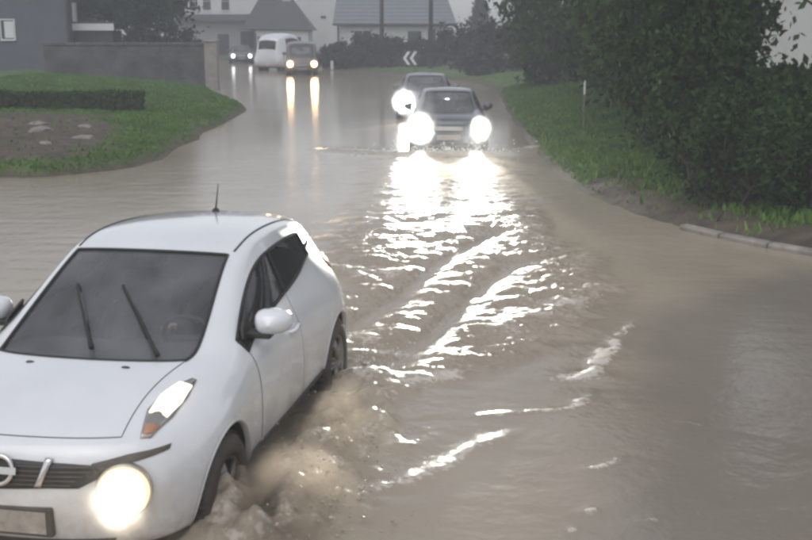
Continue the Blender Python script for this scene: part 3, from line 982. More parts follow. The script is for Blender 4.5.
def ground_material():
    m = bpy.data.materials.new('bank_ground'); m.use_nodes = True
    nt = m.node_tree; b = nt.nodes['Principled BSDF']
    b.inputs['Roughness'].default_value = 0.9
    tc = nt.nodes.new('ShaderNodeTexCoord')
    def noise(sc, det=6):
        n = nt.nodes.new('ShaderNodeTexNoise'); n.inputs['Scale'].default_value = sc; n.inputs['Detail'].default_value = det
        nt.links.new(tc.outputs['Object'], n.inputs['Vector']); return n
    def ramp(n, c0, c1, p0=.35, p1=.65):
        r = nt.nodes.new('ShaderNodeValToRGB')
        r.color_ramp.elements[0].color = (*c0, 1); r.color_ramp.elements[1].color = (*c1, 1)
        r.color_ramp.elements[0].position = p0; r.color_ramp.elements[1].position = p1
        nt.links.new(n.outputs['Fac'], r.inputs['Fac']); return r
    g = ramp(noise(1.4), (.045, .085, .018), (.095, .15, .034))
    s = ramp(noise(3.0), (.045, .034, .024), (.10, .078, .056))
    at_ = nt.nodes.new('ShaderNodeAttribute'); at_.attribute_name = 'soil'
    mx = nt.nodes.new('ShaderNodeMix'); mx.data_type = 'RGBA'
    nt.links.new(at_.outputs['Fac'], mx.inputs[0]); nt.links.new(g.outputs['Color'], mx.inputs[6]); nt.links.new(s.outputs['Color'], mx.inputs[7])
    nt.links.new(mx.outputs[2], b.inputs['Base Color'])
    bp = nt.nodes.new('ShaderNodeBump'); bp.inputs['Strength'].default_value = .6; bp.inputs['Distance'].default_value = .08
    nt.links.new(noise(9).outputs['Fac'], bp.inputs['Height']); nt.links.new(bp.outputs['Normal'], b.inputs['Normal'])
    return m

SOIL = [(-14, 20.0), (-7.6, 20.6), (-6.5, 21.3), (-6.2, 23.5), (-6.9, 26.5), (-8.0, 30.2), (-14, 30.6)]
def soil_mask(x, y):
    d = sdist(x, y, SOIL)
    s = np.clip(.5 - d / .9 + (vnoise(x, y, 21, 1.1) - .5) * 1.6, 0, 1)
    w = sdist(x, y)
    mud = np.clip(1.0 - w / (.30 + .5 * vnoise(x, y, 5, .8)), 0, 1)
    dirt_r = np.where((x > 3) & (y < 19), np.clip(1.3 - w / 1.3, 0, 1), 0)
    return np.clip(np.maximum(np.maximum(s, mud), dirt_r), 0, 1)

gx = grid_axis(-20, 16, .22, -220, 220); gy = grid_axis(9, 62, .22, -60, 320)
GX, GY = np.meshgrid(gx, gy)
ground = grid_mesh('ground', gx, gy, ground_z(GX, GY), ground_material(), {'soil': soil_mask(GX, GY)})
tag(ground, kind='structure')

# ------------------------------------------------------------------ flood water
def polyline_d(px, py, pl):
    best = np.full(px.shape, 1e9); tt = np.zeros(px.shape)
    for i in range(len(pl) - 1):
        ax, ay = pl[i]; bx, by = pl[i + 1]
        dx, dy = bx - ax, by - ay
        t = np.clip(((px - ax) * dx + (py - ay) * dy) / (dx * dx + dy * dy), 0, 1)
        d = np.hypot(px - ax - t * dx, py - ay - t * dy)
        k = d < best
        best = np.where(k, d, best); tt = np.where(k, (i + t) / (len(pl) - 1), tt)
    return best, tt

def water_material():
    m = bpy.data.materials.new('flood_water'); m.use_nodes = True
    nt = m.node_tree; b = nt.nodes['Principled BSDF']
    tc = nt.nodes.new('ShaderNodeTexCoord')
    def noise(sc, det=4, stretch=None):
        n = nt.nodes.new('ShaderNodeTexNoise'); n.inputs['Scale'].default_value = sc; n.inputs['Detail'].default_value = det
        if stretch:
            mp = nt.nodes.new('ShaderNodeMapping'); mp.inputs['Scale'].default_value = stretch
            nt.links.new(tc.outputs['Object'], mp.inputs['Vector']); nt.links.new(mp.outputs['Vector'], n.inputs['Vector'])
        else: nt.links.new(tc.outputs['Object'], n.inputs['Vector'])
        return n
    r = nt.nodes.new('ShaderNodeValToRGB')
    r.color_ramp.elements[0].color = (.27, .225, .17, 1); r.color_ramp.elements[1].color = (.36, .31, .245, 1)
    r.color_ramp.elements[0].position = .35; r.color_ramp.elements[1].position = .68
    nt.links.new(noise(.45, 5, (1, .5, 1)).outputs['Fac'], r.inputs['Fac'])
    fo = nt.nodes.new('ShaderNodeAttribute'); fo.attribute_name = 'foam'
    n3 = noise(26, 5)
    ad = nt.nodes.new('ShaderNodeMath'); ad.operation = 'MULTIPLY_ADD'; ad.inputs[1].default_value = 1.5; ad.inputs[2].default_value = -.75
    nt.links.new(n3.outputs['Fac'], ad.inputs[0])
    sm = nt.nodes.new('ShaderNodeMath'); sm.operation = 'ADD'
    nt.links.new(fo.outputs['Fac'], sm.inputs[0]); nt.links.new(ad.outputs[0], sm.inputs[1])
    mr = nt.nodes.new('ShaderNodeMapRange'); mr.interpolation_type = 'SMOOTHSTEP'
    mr.inputs['From Min'].default_value = .32; mr.inputs['From Max'].default_value = .85
    nt.links.new(sm.outputs[0], mr.inputs['Value'])
    mx = nt.nodes.new('ShaderNodeMix'); mx.data_type = 'RGBA'
    mx.inputs[7].default_value = (.54, .49, .43, 1)
    sa = nt.nodes.new('ShaderNodeAttribute'); sa.attribute_name = 'tree_reflection'
    ms = nt.nodes.new('ShaderNodeMix'); ms.data_type = 'RGBA'; ms.inputs[7].default_value = (.15, .135, .125, 1)  # darker base colour standing for the reflected trees
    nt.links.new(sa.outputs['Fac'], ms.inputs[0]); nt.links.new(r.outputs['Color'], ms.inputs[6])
    nt.links.new(mr.outputs['Result'], mx.inputs[0]); nt.links.new(ms.outputs[2], mx.inputs[6])
    nt.links.new(mx.outputs[2], b.inputs['Base Color'])
    ra = nt.nodes.new('ShaderNodeAttribute'); ra.attribute_name = 'gloss'
    rm = nt.nodes.new('ShaderNodeMapRange'); rm.inputs['To Max'].default_value = .5
    nt.links.new(ra.outputs['Fac'], rm.inputs['To Min'])
    nt.links.new(mr.outputs['Result'], rm.inputs['Value']); nt.links.new(rm.outputs['Result'], b.inputs['Roughness'])
    b.inputs['IOR'].default_value = 1.333
    rp = nt.nodes.new('ShaderNodeAttribute'); rp.attribute_name = 'ripple'
    a1 = nt.nodes.new('ShaderNodeMath'); a1.operation = 'ADD'
    nt.links.new(noise(5.0, 3, (1, .6, 1)).outputs['Fac'], a1.inputs[0])
    n5 = noise(17, 4); m5 = nt.nodes.new('ShaderNodeMath'); m5.operation = 'MULTIPLY'; m5.inputs[1].default_value = .7
    nt.links.new(n5.outputs['Fac'], m5.inputs[0]); nt.links.new(m5.outputs[0], a1.inputs[1])
    m6 = nt.nodes.new('ShaderNodeMath'); m6.operation = 'MULTIPLY'
    nt.links.new(a1.outputs[0], m6.inputs[0]); nt.links.new(rp.outputs['Fac'], m6.inputs[1])
    bp = nt.nodes.new('ShaderNodeBump'); bp.inputs['Strength'].default_value = 1.0; bp.inputs['Distance'].default_value = .035
    nt.links.new(m6.outputs[0], bp.inputs['Height']); nt.links.new(bp.outputs['Normal'], b.inputs['Normal'])
    return m

def smooth(a, b, x):
    t = np.clip((x - a) / (b - a), 0, 1); return t * t * (3 - 2 * t)

WX = grid_axis(-1.7, 2.9, .022, -36, 36, 1.06)
_y = list(np.arange(4.6, 12.0, .024)); s_ = .024
while _y[-1] < 110: s_ *= 1.006; _y.append(_y[-1] + s_)
WY = np.array([-8, -4, 0, 2, 3, 3.8, 4.3] + _y)
PX, PY = np.meshgrid(WX, WY)
GLIT = [(-.50, 8.0), (.19, 8.25), (.99, 9.05), (1.75, 10.2), (2.15, 11.4), (2.05, 13.5), (2.2, 21.4), (1.6, 25), (0, 25), (-.6, 22.2), (-.9, 14.9), (-.9, 10.9)]
gl = smooth(.25, -.35, sdist(PX, PY, GLIT) + (vnoise(PX, PY, 31, 1.3) - .5) * .8)
t1, _ = polyline_d(PX, PY, [(1.25, 14.7), (.4, 12.63), (-.06, 10.93), (-.52, 9.79)])
t2, _ = polyline_d(PX, PY, [(1.30, 12.8), (.70, 11.0), (.31, 9.79), (-.21, 8.44)])
tr = np.exp(-(t1 / .17) ** 2) + np.exp(-(t2 / .19) ** 2)
calm = np.clip(tr, 0, 1)
# churn thrown out by the front wheel of the white car
churn_l, _ = polyline_d(PX, PY, [(-.93, 5.35), (-.80, 5.95), (-.55, 6.55), (-.40, 7.3), (-.35, 8.1)])
churn = np.exp(-(churn_l / .44) ** 2)
wheel_d = np.hypot(PX + .98, (PY - 5.75) * .9)
mound = np.exp(-(wheel_d / .46) ** 2)
far = smooth(9, 30, PY)
gl_near = gl * (1 - .6 * smooth(13, 19, PY))
amp = .10 + .9 * gl_near * (1 - .85 * calm) + .7 * churn - .095 * far
waves = np.zeros_like(PX)
for k in range(26):
    lam = .16 * (1.12 ** k) * RNG.uniform(.9, 1.1)
    if lam > 1.6: lam = RNG.uniform(.14, .5)
    th = R(-90) + RNG.normal(0, .75)
    ph = RNG.uniform(0, 6.28)
    wx_, wy_ = math.cos(th), math.sin(th)
    warpn = (vnoise(PX, PY, 50 + k, .9, 2) - .5) * 2.2
    fade = np.clip(1.6 - PY * .0045 / lam * 2.0, 0, 1)
    sw = np.sin((PX * wx_ + PY * wy_) * 2 * math.pi / lam + ph + warpn * 2)
    waves += fade * .017 * lam ** .8 * (1 - 2 * np.abs(sw) ** .8 * .5 + .5 * sw) * .45
H = amp * waves
H += .05 * gl_near * (vnoise(PX, PY, 77, 2.6, 3) - .5) * (1 - .7 * calm)
H += gl_near * (1 - .8 * calm) * .028 * (np.abs(vnoise(PX, PY, 78, 6.5, 3) - .5) * -2 + .4)
H += (-.02 * np.exp(-(t1 / .17) ** 2) - .02 * np.exp(-(t2 / .19) ** 2)) * gl
H += churn * (.15 * (vnoise(PX, PY, 90, 4.5, 3) - .38) + .05 * (vnoise(PX, PY, 91, 13, 3) - .5) + .02)
H += mound * (.24 * vnoise(PX, PY, 95, 5.0, 3) + .13 * vnoise(PX, PY, 96, 15.0, 3))
foam = .42 * gl * (1 - .8 * calm) * smooth(.25, .75, vnoise(PX, PY, 60, 5.5, 4)) * smooth(22, 12, PY) + .62 * churn * smooth(.35, .75, vnoise(PX, PY, 61, 7, 4)) + .3 * mound * smooth(.3, .7, vnoise(PX, PY, 62, 12, 4))
for pl, w, a, hgt in [
        ([(.46, 7.45), (.83, 7.58), (1.24, 7.66), (1.41, 8.02)], .045, .75, .035),
        ([(1.45, 8.34), (1.60, 8.72), (1.77, 9.15), (2.2, 10.14)], .07, .72, .04),
        ([(1.30, 8.20), (1.50, 8.60), (1.70, 9.25)], .05, .45, .03),
        ([(-.27, 6.05), (-.04, 6.27), (.21, 6.51), (.42, 6.84), (.79, 7.21)], .085, .62, .045),
        ([(1.09, 6.46), (1.27, 6.57), (1.46, 6.74)], .035, .8, .03),
        ([(1.0, 5.85), (1.13, 5.94)], .05, .65, .025), ([(1.28, 5.74), (1.42, 5.78)], .03, .5, .02), ([(.86, 5.62), (.95, 5.66)], .04, .5, .02),
        ([(1.10, 8.30), (1.34, 8.42), (1.69, 8.32)], .11, .50, .03),
        ([(1.81, 7.41), (2.04, 7.21), (2.41, 7.08), (2.71, 6.93)], .03, .36, .012),
        ([(-.46, 8.75), (-.2, 8.35), (.15, 8.2), (.5, 8.5)], .13, .52, .05),
        ([(-.45, 9.6), (-.15, 9.1), (.2, 8.9)], .12, .40, .03),
        ([(.2, 10.0), (.9, 9.9), (1.6, 10.5), (2.0, 11.3)], .22, .34, .02),
        ([(-.6, 12.4), (0, 12.0), (.6, 12.6)], .25, .30, .02),
        ([(.9, 14.4), (1.4, 14.9), (2.0, 15.0)], .22, .32, .02)]:
    wob = (vnoise(PX, PY, 110, 3.5, 3) - .5) * .22
    d, t = polyline_d(PX + wob, PY + wob * .8, pl)
    e = np.exp(-(d / w) ** 2) * np.clip(np.minimum(t, 1 - t) * 6 + .25, 0, 1)
    foam += a * e * (.15 + 1.5 * vnoise(PX, PY, 120, 8, 4))
    H += hgt * .35 * e
# bow wave of the oncoming dark hatchback, and the lines where water laps the banks
bow, bt = polyline_d(PX, PY, [(-1.6, 24.9), (-.3, 24.2), (.4, 24.05), (1.0, 24.0), (1.6, 24.05), (2.2, 24.2), (3.0, 25.3)])
foam += .52 * np.exp(-(bow / .28) ** 2) * (.4 + vnoise(PX, PY, 130, 3, 3)); H += .07 * np.exp(-(bow / .35) ** 2)
shore = sdist(PX, PY)
foam += .22 * np.exp(-((shore + .12) / .13) ** 2) * smooth(.35, .6, vnoise(PX, PY, 140, .8, 3)) * (PX > 0)
ripple = .16 - .12 * smooth(14, 32, PY) + .9 * gl * (1 - .6 * calm) * (1 - .65 * smooth(13, 19, PY)) + .6 * churn
# dark reflection of the right bank trees, painted into the water colour
TREE_REFLECTION = [(1.75, 8.6), (2.25, 10.3), (3.2, 11.6), (4.6, 12.4), (6, 11), (12, 6), (12, -4), (1.2, -4), (1.0, 5), (1.35, 7.0)]
tree_reflection = .6 * smooth(.35, -.55, sdist(PX, PY, TREE_REFLECTION) + (vnoise(PX, PY, 150, .9, 3) - .5) * .9)
water = grid_mesh('flood_water', WX, WY, H, water_material(), {'tree_reflection': tree_reflection, 'foam': foam, 'ripple': ripple, 'gloss': .10 + .32 * gl * (1 - .6 * calm) * (1 - .9 * smooth(11, 17, PY)) + .03 * smooth(25, 50, PY)})
tag(water, kind='structure')

# drops and flecks thrown up at the wheels
def drops(name, label, n, centre, spread, up, size, material):
    ico = bmesh.new(); bmesh.ops.create_icosphere(ico, subdivisions=1, radius=1.0)
    bv = np.array([v.co[:] for v in ico.verts]); bf = np.array([[v.index for v in f.verts] for f in ico.faces]); ico.free()
    vs, fs = [], []
    for k in range(n):
        c = np.array(centre) + RNG.normal(0, 1, 3) * np.array(spread)
        c[2] = abs(RNG.normal(0, up)) + .015
        s = size * RNG.lognormal(0, .5)
        st = np.array([RNG.uniform(.6, 1.5), RNG.uniform(.6, 1.5), RNG.uniform(.5, 1.2)])
        fs.append(bf + len(vs) * len(bv)); vs.append(c + bv * s * st)
    o = link_mesh(name, np.concatenate(vs), np.concatenate(fs), material, None)
    return tag(o, label, 'spray', kind='stuff')
M['muddy_drop'] = mat('muddy_drop', (.36, .30, .245), .18, var=.2, vscale=10)
M['pale_drop'] = mat('pale_drop', (.62, .60, .57), .2, var=.1, vscale=10)
drops('wheel_spray', 'brown drops thrown up beside the front wheel of the white car', 1500, (-.62, 6.1, 0), (.24, .5, 0), .09, .005, M['muddy_drop'])
drops('rear_wheel_spray', 'pale drops thrown up behind the rear wheel of the white car', 180, (-.25, 8.65, 0), (.22, .28, 0), .06, .006, M['pale_drop'])
drops('bow_spray', 'pale spray around the bumper of the dark hatchback', 260, (.75, 24.2, 0), (.85, .15, 0), .10, .014, M['pale_drop'])

# ------------------------------------------------------------------ foliage
def quads_mesh(name, co, material, parent=None, smooth=False):
    n = len(co) // 4
    me = bpy.data.meshes.new(name)
    me.vertices.add(len(co)); me.vertices.foreach_set('co', np.asarray(co, np.float32).ravel())
    me.loops.add(4 * n); me.loops.foreach_set('vertex_index', np.arange(4 * n, dtype=np.int32))
    me.polygons.add(n); me.polygons.foreach_set('loop_start', np.arange(0, 4 * n, 4, dtype=np.int32))
    me.update(calc_edges=True)
    me.materials.append(material)
    o = bpy.data.objects.new(name, me); COL.objects.link(o)
    if parent: o.parent = parent
    return o

def leaf_quads(C, size, rng):
    n = len(C)
    a = rng.normal(size=(n, 3)); a /= np.linalg.norm(a, axis=1)[:, None]
    b = rng.normal(size=(n, 3)); b -= (a * b).sum(1)[:, None] * a; b /= np.linalg.norm(b, axis=1)[:, None]
    s = (size * rng.uniform(.6, 1.4, n))[:, None]
    droop = np.array([0, 0, -.25]) * s
    v0 = C - a * s; v1 = C + b * s * .5 + droop * .2; v2 = C + a * s + droop; v3 = C - b * s * .5 + droop * .2
    return np.stack([v0, v1, v2, v3], 1).reshape(-1, 3)

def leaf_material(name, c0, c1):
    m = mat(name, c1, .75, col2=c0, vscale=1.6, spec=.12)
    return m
M['leaf_dark'] = leaf_material('leaf_dark', (.012, .026, .006), (.038, .074, .017))
M['leaf_mid'] = leaf_material('leaf_mid', (.02, .042, .009), (.058, .10, .024))
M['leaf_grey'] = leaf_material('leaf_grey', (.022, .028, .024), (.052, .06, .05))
M['bark'] = mat('bark', (.07, .055, .042), .9, var=.4, vscale=9, bump=.6, bscale=25)

def tree(name, label, cat, loc, lobes, nleaf, size, leafmat, trunk_r=.14, group=None, seed=1, stems=1, trunk_to=None):
    """lobes: (x, y, z, rx, ry, rz) relative to the foot; leaves sit in clumps through each lobe's volume"""
    rng = np.random.default_rng(seed)
    root = empty(name, (loc[0], loc[1], loc[2] if len(loc) > 2 else gz(loc[0], loc[1])))
    tag(root, label, cat, group)
    tb = MB()
    top = trunk_to or max(l[2] for l in lobes)
    for s in range(stems):
        ox, oy = (0, 0) if stems == 1 else (rng.normal(0, .18), rng.normal(0, .18))
        pts, rad = [], []
        for k in range(7):
            t = k / 6
            pts.append((ox * (1 + 2 * t) + rng.normal(0, .05) * t, oy * (1 + 2 * t) + rng.normal(0, .05) * t, -.25 + (top + .25) * t))
            rad.append(trunk_r * (1.25 - .95 * t) * (1.0 if stems == 1 else .6))
        tb.tube(pts, rad, 8)
        for l in lobes:
            for q in range(4):
                t = rng.uniform(.25, .75)
                p0 = Vector(pts[int(t * 6)])
                p2 = Vector((l[0] + rng.normal(0, .45) * l[3], l[1] + rng.normal(0, .45) * l[4], l[2] + rng.normal(0, .35) * l[5]))
                p1 = p0.lerp(p2, .5) + Vector((rng.normal(0, .15), rng.normal(0, .15), .15))
                tb.tube([p0, p1, p2], [trunk_r * .45, trunk_r * .3, trunk_r * .08], 6)
    tb.build('trunk', M['bark'], root, smooth=True)
    tot = sum(l[3] * l[4] * l[5] for l in lobes)
    C = []
    for l in lobes:
        n = int(nleaf * l[3] * l[4] * l[5] / tot)
        nc = max(10, n // 70)
        d = rng.normal(size=(nc, 3)); d /= np.linalg.norm(d, axis=1)[:, None]
        rr = rng.uniform(.35, 1.05, nc) ** .6
        cc = d * rr[:, None]
        r_cl = rng.uniform(.10, .24, nc)
        k = rng.integers(0, nc, n)
        off = rng.normal(size=(n, 3)) * r_cl[k][:, None]
        p = (cc[k] + off) * np.array(l[3:6]) + np.array(l[0:3])
        C.append(p)
    C = np.concatenate(C)
    C = C[C[:, 2] > .02]
    quads_mesh('crown', leaf_quads(C, size, rng), leafmat, root)
    return root

G = 'trees and bushes along the right bank'
RB = [
    ('bushy_tree', 'far bushy tree at the left end of the right bank, beside the hazy bungalow', (6.6, 45.0), [(0, 0, 3.2, 2.9, 2.6, 3.2), (-1.2, -.6, 1.4, 1.3, 1.3, 1.4), (1.2, -.5, 4.6, 2.2, 2, 2)], 15000, .15, 'leaf_mid'),
    ('bushy_tree', 'tall dark tree behind the white marker stake on the right bank', (8.2, 37.0), [(0, 0, 3.4, 3.0, 3, 3.2), (-1.8, -.8, 2.3, 1.5, 1.5, 1.6), (-.4, -1, 5, 2.1, 2, 2)], 18000, .14, 'leaf_dark'),
    ('bushy_tree', 'broad dark tree in the middle of the right bank', (7.4, 30.6), [(-.3, 0, 3.0, 2.3, 2.4, 2.8), (-1.2, -.7, 1.8, 1.3, 1.3, 1.3), (-.8, -.6, 4.8, 1.9, 2, 1.9)], 18000, .125, 'leaf_dark'),
    ('bushy_tree', 'dense tree overhanging the grass above the muddy right shore', (6.25, 25.2), [(-.3, 0, 2.7, 1.8, 2.0, 2.4), (-.9, -.5, 1.7, 1.1, 1.1, 1.1), (-.6, -.3, 4.3, 1.5, 1.7, 1.7)], 18000, .11, 'leaf_mid'),
    ('bushy_tree', 'very dark tree left of the bright gap in the right foliage', (5.3, 20.8), [(-.2, 0, 2.3, 1.25, 1.5, 2.0), (-.5, -.3, 1.2, .9, .9, .8), (-.2, 0, 3.6, 1.2, 1.3, 1.4)], 20000, .07, 'leaf_dark'),
    ('bushy_tree', 'overgrown bush tree nearest the water under the right foliage', (4.75, 17.6), [(-.1, 0, 1.7, .75, .9, 1.4), (-.2, -.2, .8, .7, .6, .65), (-.2, .2, 2.9, .7, .8, 1.0)], 15000, .06, 'leaf_dark'),
    ('shrub', 'low dark shrub at the pale kerb by the right edge', (5.55, 14.7), [(0, 0, .65, .9, .6, .7), (.6, .2, .55, .7, .5, .6)], 11000, .05, 'leaf_dark'),
    ('shrub', 'low dark shrub left of the others behind the kerb', (4.62, 15.75), [(0, 0, .7, .75, .55, .75), (.3, .1, .5, .6, .5, .6)], 10000, .05, 'leaf_dark'),
    ('shrub', 'tall dark shrub below the bright gap at the right edge', (6.6, 16.9), [(0, 0, .6, 1.0, .8, .62), (-.8, .2, .6, .7, .6, .6)], 11000, .055, 'leaf_dark'),
    ('shrub', 'broad shrub filling the dark corner behind the kerb', (7.6, 19.5), [(0, 0, .6, 1.5, 1.1, .7), (-1.2, .4, .6, 1.0, .9, .65)], 10000, .085, 'leaf_mid'),
    ('shrub', 'rough shrub under the bright gap further back', (9.2, 24.5), [(0, 0, .5, 1.8, 1.3, .6), (-1.3, .3, .5, 1.2, 1, .6)], 9000, .10, 'leaf_mid'),
    ('overhanging_tree', 'tree whose branches hang into the top right corner', (8.6, 18.6), [(-1.4, 0, 5.1, 1.7, 1.6, 1.3), (-2.8, .3, 5.4, 1.5, 1.5, 1.4), (-.2, .2, 5.4, 1.6, 1.6, 1.4), (-2.75, .1, 3.2, .22, .3, .2), (-2.3, -.1, 2.55, .16, .2, .12), (-2.0, .1, 3.05, .2, .2, .14), (-1.75, .1, 2.2, .14, .2, .12), (-1.7, 0, 2.75, .12, .2, .1)], 12000, .085, 'leaf_dark'),
]
for i, (nm, lb, loc, lobes, nl, sz, lm) in enumerate(RB):
    tree(nm, lb, 'tree' if 'tree' in nm else 'shrub', loc, lobes, nl, sz, M[lm], .16 if 'tree' in nm else .05, G, 100 + i, 1 if 'tree' in nm else 3)

tree('garden_tree', 'dark spreading tree behind the stone wall on the left', 'tree', (-13.9, 58), [(0, 0, 4.8, 2.6, 2.4, 2.4), (-1.6, 0, 4.4, 1.8, 1.6, 1.7), (1.5, 0, 4.4, 1.5, 1.5, 1.6), (.2, -.4, 3.4, 2.0, 1.2, .9)], 12000, .15, M['leaf_dark'], .26, None, 201)
tree('garden_bush', 'grey green bush just behind the wall beside its pale end pier', 'shrub', (-11.3, 54), [(0, 0, 1.6, 1.3, .8, 1.1), (-1.6, .2, 1.4, 1.0, .8, .9)], 4000, .11, M['leaf_grey'], .06, None, 202, 3)

# distant hedge bushes in front of the bungalow
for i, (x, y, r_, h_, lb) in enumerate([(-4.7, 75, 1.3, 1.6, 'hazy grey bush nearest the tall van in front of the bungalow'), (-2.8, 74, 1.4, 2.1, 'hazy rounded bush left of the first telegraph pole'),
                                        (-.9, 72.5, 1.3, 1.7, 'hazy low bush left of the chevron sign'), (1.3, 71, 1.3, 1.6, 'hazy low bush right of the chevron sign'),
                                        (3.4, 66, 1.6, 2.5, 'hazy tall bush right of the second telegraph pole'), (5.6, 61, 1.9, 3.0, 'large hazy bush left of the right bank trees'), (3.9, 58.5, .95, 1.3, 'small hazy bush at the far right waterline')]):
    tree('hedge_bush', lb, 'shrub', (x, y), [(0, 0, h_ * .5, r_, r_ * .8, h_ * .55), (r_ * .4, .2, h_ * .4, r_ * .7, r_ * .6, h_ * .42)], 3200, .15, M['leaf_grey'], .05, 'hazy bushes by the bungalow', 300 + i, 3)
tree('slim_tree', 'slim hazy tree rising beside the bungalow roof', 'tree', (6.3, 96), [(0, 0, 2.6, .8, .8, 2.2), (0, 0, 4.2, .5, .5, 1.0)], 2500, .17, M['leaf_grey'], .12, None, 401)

def grass(name, label, region, n, seed, hmin=.05, hmax=.16):
    rng = np.random.default_rng(seed)
    x = rng.uniform(region[0], region[1], n); y = region[2] + (region[3] - region[2]) * rng.uniform(0, 1, n) ** 1.3
    d = sdist(x, y)
    ok = (d > .06) & (rng.uniform(0, 1, n) > soil_mask(x, y) * .97)
    x, y = x[ok], y[ok]
    z = ground_z(x, y)
    n = len(x)
    h = rng.uniform(hmin, hmax, n) * (.6 + .9 * vnoise(x, y, 9, .7)); w = rng.uniform(.010, .026, n) * (1 + y * .02)
    a = rng.uniform(0, 6.28, n); lx = rng.normal(0, .4, n) * h; ly = rng.normal(0, .4, n) * h
    c, s = np.cos(a) * w, np.sin(a) * w
    v0 = np.stack([x - c, y - s, z - .02], 1); v1 = np.stack([x + c, y + s, z - .02], 1)
    v2 = np.stack([x + lx + c * .3, y + ly + s * .3, z + h], 1); v3 = np.stack([x + lx - c * .3, y + ly - s * .3, z + h * .92], 1)
    o = quads_mesh(name, np.stack([v0, v1, v2, v3], 1).reshape(-1, 3), M['grass'])
    return tag(o, label, 'grass', kind='stuff')
M['grass'] = mat('grass', (.12, .23, .045), .8, col2=(.07, .135, .028), vscale=1.1, spec=.25)
grass('right_grass', 'wet green grass on the right bank below the trees', (2.8, 9.0, 14, 48), 150000, 11, .035, .11)
grass('left_grass', 'green grass on the left bank below the stone wall', (-16, -5, 20, 50), 110000, 12, .02, .065)

# ------------------------------------------------------------------ left bank: low hedge, pale stones, wall
def low_hedge():
    root = empty('clipped_hedge', (-10.1, 31.6, gz(-10, 31.6)))
    tag(root, 'long low dark clipped hedge along the top of the soil bed', 'hedge')
    rng = np.random.default_rng(33)
    n = 12000
    u = rng.uniform(-2.6, 2.6, n); w = rng.uniform(-.32, .32, n); h = rng.uniform(-.2, .44, n)
    face = rng.integers(0, 3, n)
    w = np.where(face == 0, np.sign(w) * .32 + rng.normal(0, .025, n), w)
    h = np.where(face == 1, .44 + rng.normal(0, .03, n), h) * (1 + .22 * (vnoise(u, w * 0, 4, 1.3, 3) - .5))
    C = np.stack([u, w, h], 1)
    quads_mesh('foliage', leaf_quads(C, .07, rng), M['leaf_mid'], root)
    st = MB()
    for k in range(12): st.tube([(-2.4 + k * .43, 0, -.3), (-2.4 + k * .43 + rng.normal(0, .05), 0, .1), (-2.4 + k * .43 + rng.normal(0, .1), 0, .34)], [.03, .022, .008], 6)
    st.build('stem', M['bark'], root, smooth=True)
low_hedge()

M['pale_stone'] = mat('pale_stone', (.235, .21, .18), .85, var=.25, vscale=6, bump=.4, bscale=20)
STN = [(-7.3, 25.0, .30, 'large pale flat stone at the right end of the soil bed'), (-8.5, 25.7, .34, 'long pale stone left of the large flat one in the soil bed'),
       (-7.9, 27.2, .24, 'pale stone higher up the soil bed'), (-9.1, 27.3, .26, 'pale pointed stone below the clipped hedge'), (-7.6, 23.2, .20, 'small pale stone low in the soil bed near the water'),
       (-9.6, 25.4, .28, 'pale stone at the left edge in the soil bed')]
for i, (x, y, r_, lb) in enumerate(STN):
    r_ *= .72
    bm = bmesh.new(); bmesh.ops.create_icosphere(bm, subdivisions=3, radius=1.0)
    for v in bm.verts:
        k = 1 + .35 * (mnoise.noise(v.co * 1.6 + Vector((i * 7, 0, 0)))) + .12 * mnoise.noise(v.co * 4 + Vector((i * 3, 1, 0)))
        v.co = Vector((v.co.x * r_ * 1.35 * k, v.co.y * r_ * .9 * k, v.co.z * r_ * .5 * k))
    me = bpy.data.meshes.new('pale_stone'); bm.to_mesh(me); bm.free()
    me.polygons.foreach_set('use_smooth', [True] * len(me.polygons)); me.materials.append(M['pale_stone'])
    o = bpy.data.objects.new('pale_stone', me); COL.objects.link(o)
    o.location = (x, y, gz(x, y) - r_ * .12); o.rotation_euler = (0, 0, i * 1.3)
    tag(o, lb, 'stone', 'pale stones in the soil bed')

M['wall_stone'] = mat('wall_stone', (.095, .09, .088), .9, var=.45, vscale=1.3, bump=.7, bscale=9)
M['pier_stone'] = mat('pier_stone', (.30, .275, .255), .9, var=.2, vscale=4, bump=.4, bscale=12)
def stone_wall():
    root = empty('stone_wall', (-12.1, 50, 0))
    tag(root, 'grey stone garden wall across the left bank ending in a pale pier', 'wall')
    n = 15; x0, x1 = -4.0, 3.15
    body = MB(); body.box(x0, x1, -.2, .2, -.3, 1.93)
    body.build('wall_core', M['wall_stone'], root)
    rng = random.Random(4)
    # rubble courses standing proud of the core
    z = .0
    while z < 1.85:
        hh = rng.uniform(.19, .27); hh = min(hh, 1.92 - z)
        x = x0
        while x < x1 - .05:
            w = min(rng.uniform(.34, .62), x1 - x)
            e = rng.uniform(.006, .02)
            mb = MB(); mb.box(x + .006, x + w - .006, -.2 - e, -.18, z + .006, z + hh - .006)
            mb.build('stone', M['wall_stone'], root, bevel=.012)
            x += w
        z += hh
    for k in range(n):
        a = x0 + (x1 - x0) * k / n
        MB().box(a + .01, a + (x1 - x0) / n - .01, -.26, .26, 1.93, 2.05 + rng.uniform(-.015, .015)).build('coping_stone', M['wall_stone'], root, bevel=.02)
    p = MB(); p.box(3.15, 3.70, -.30, .30, -.3, 2.08)
    pr = p.build('pier', M['pier_stone'], root, bevel=.02)
    MB().box(3.10, 3.75, -.35, .35, 2.08, 2.17).build('pier_cap', M['pier_stone'], pr, bevel=.02)
stone_wall()

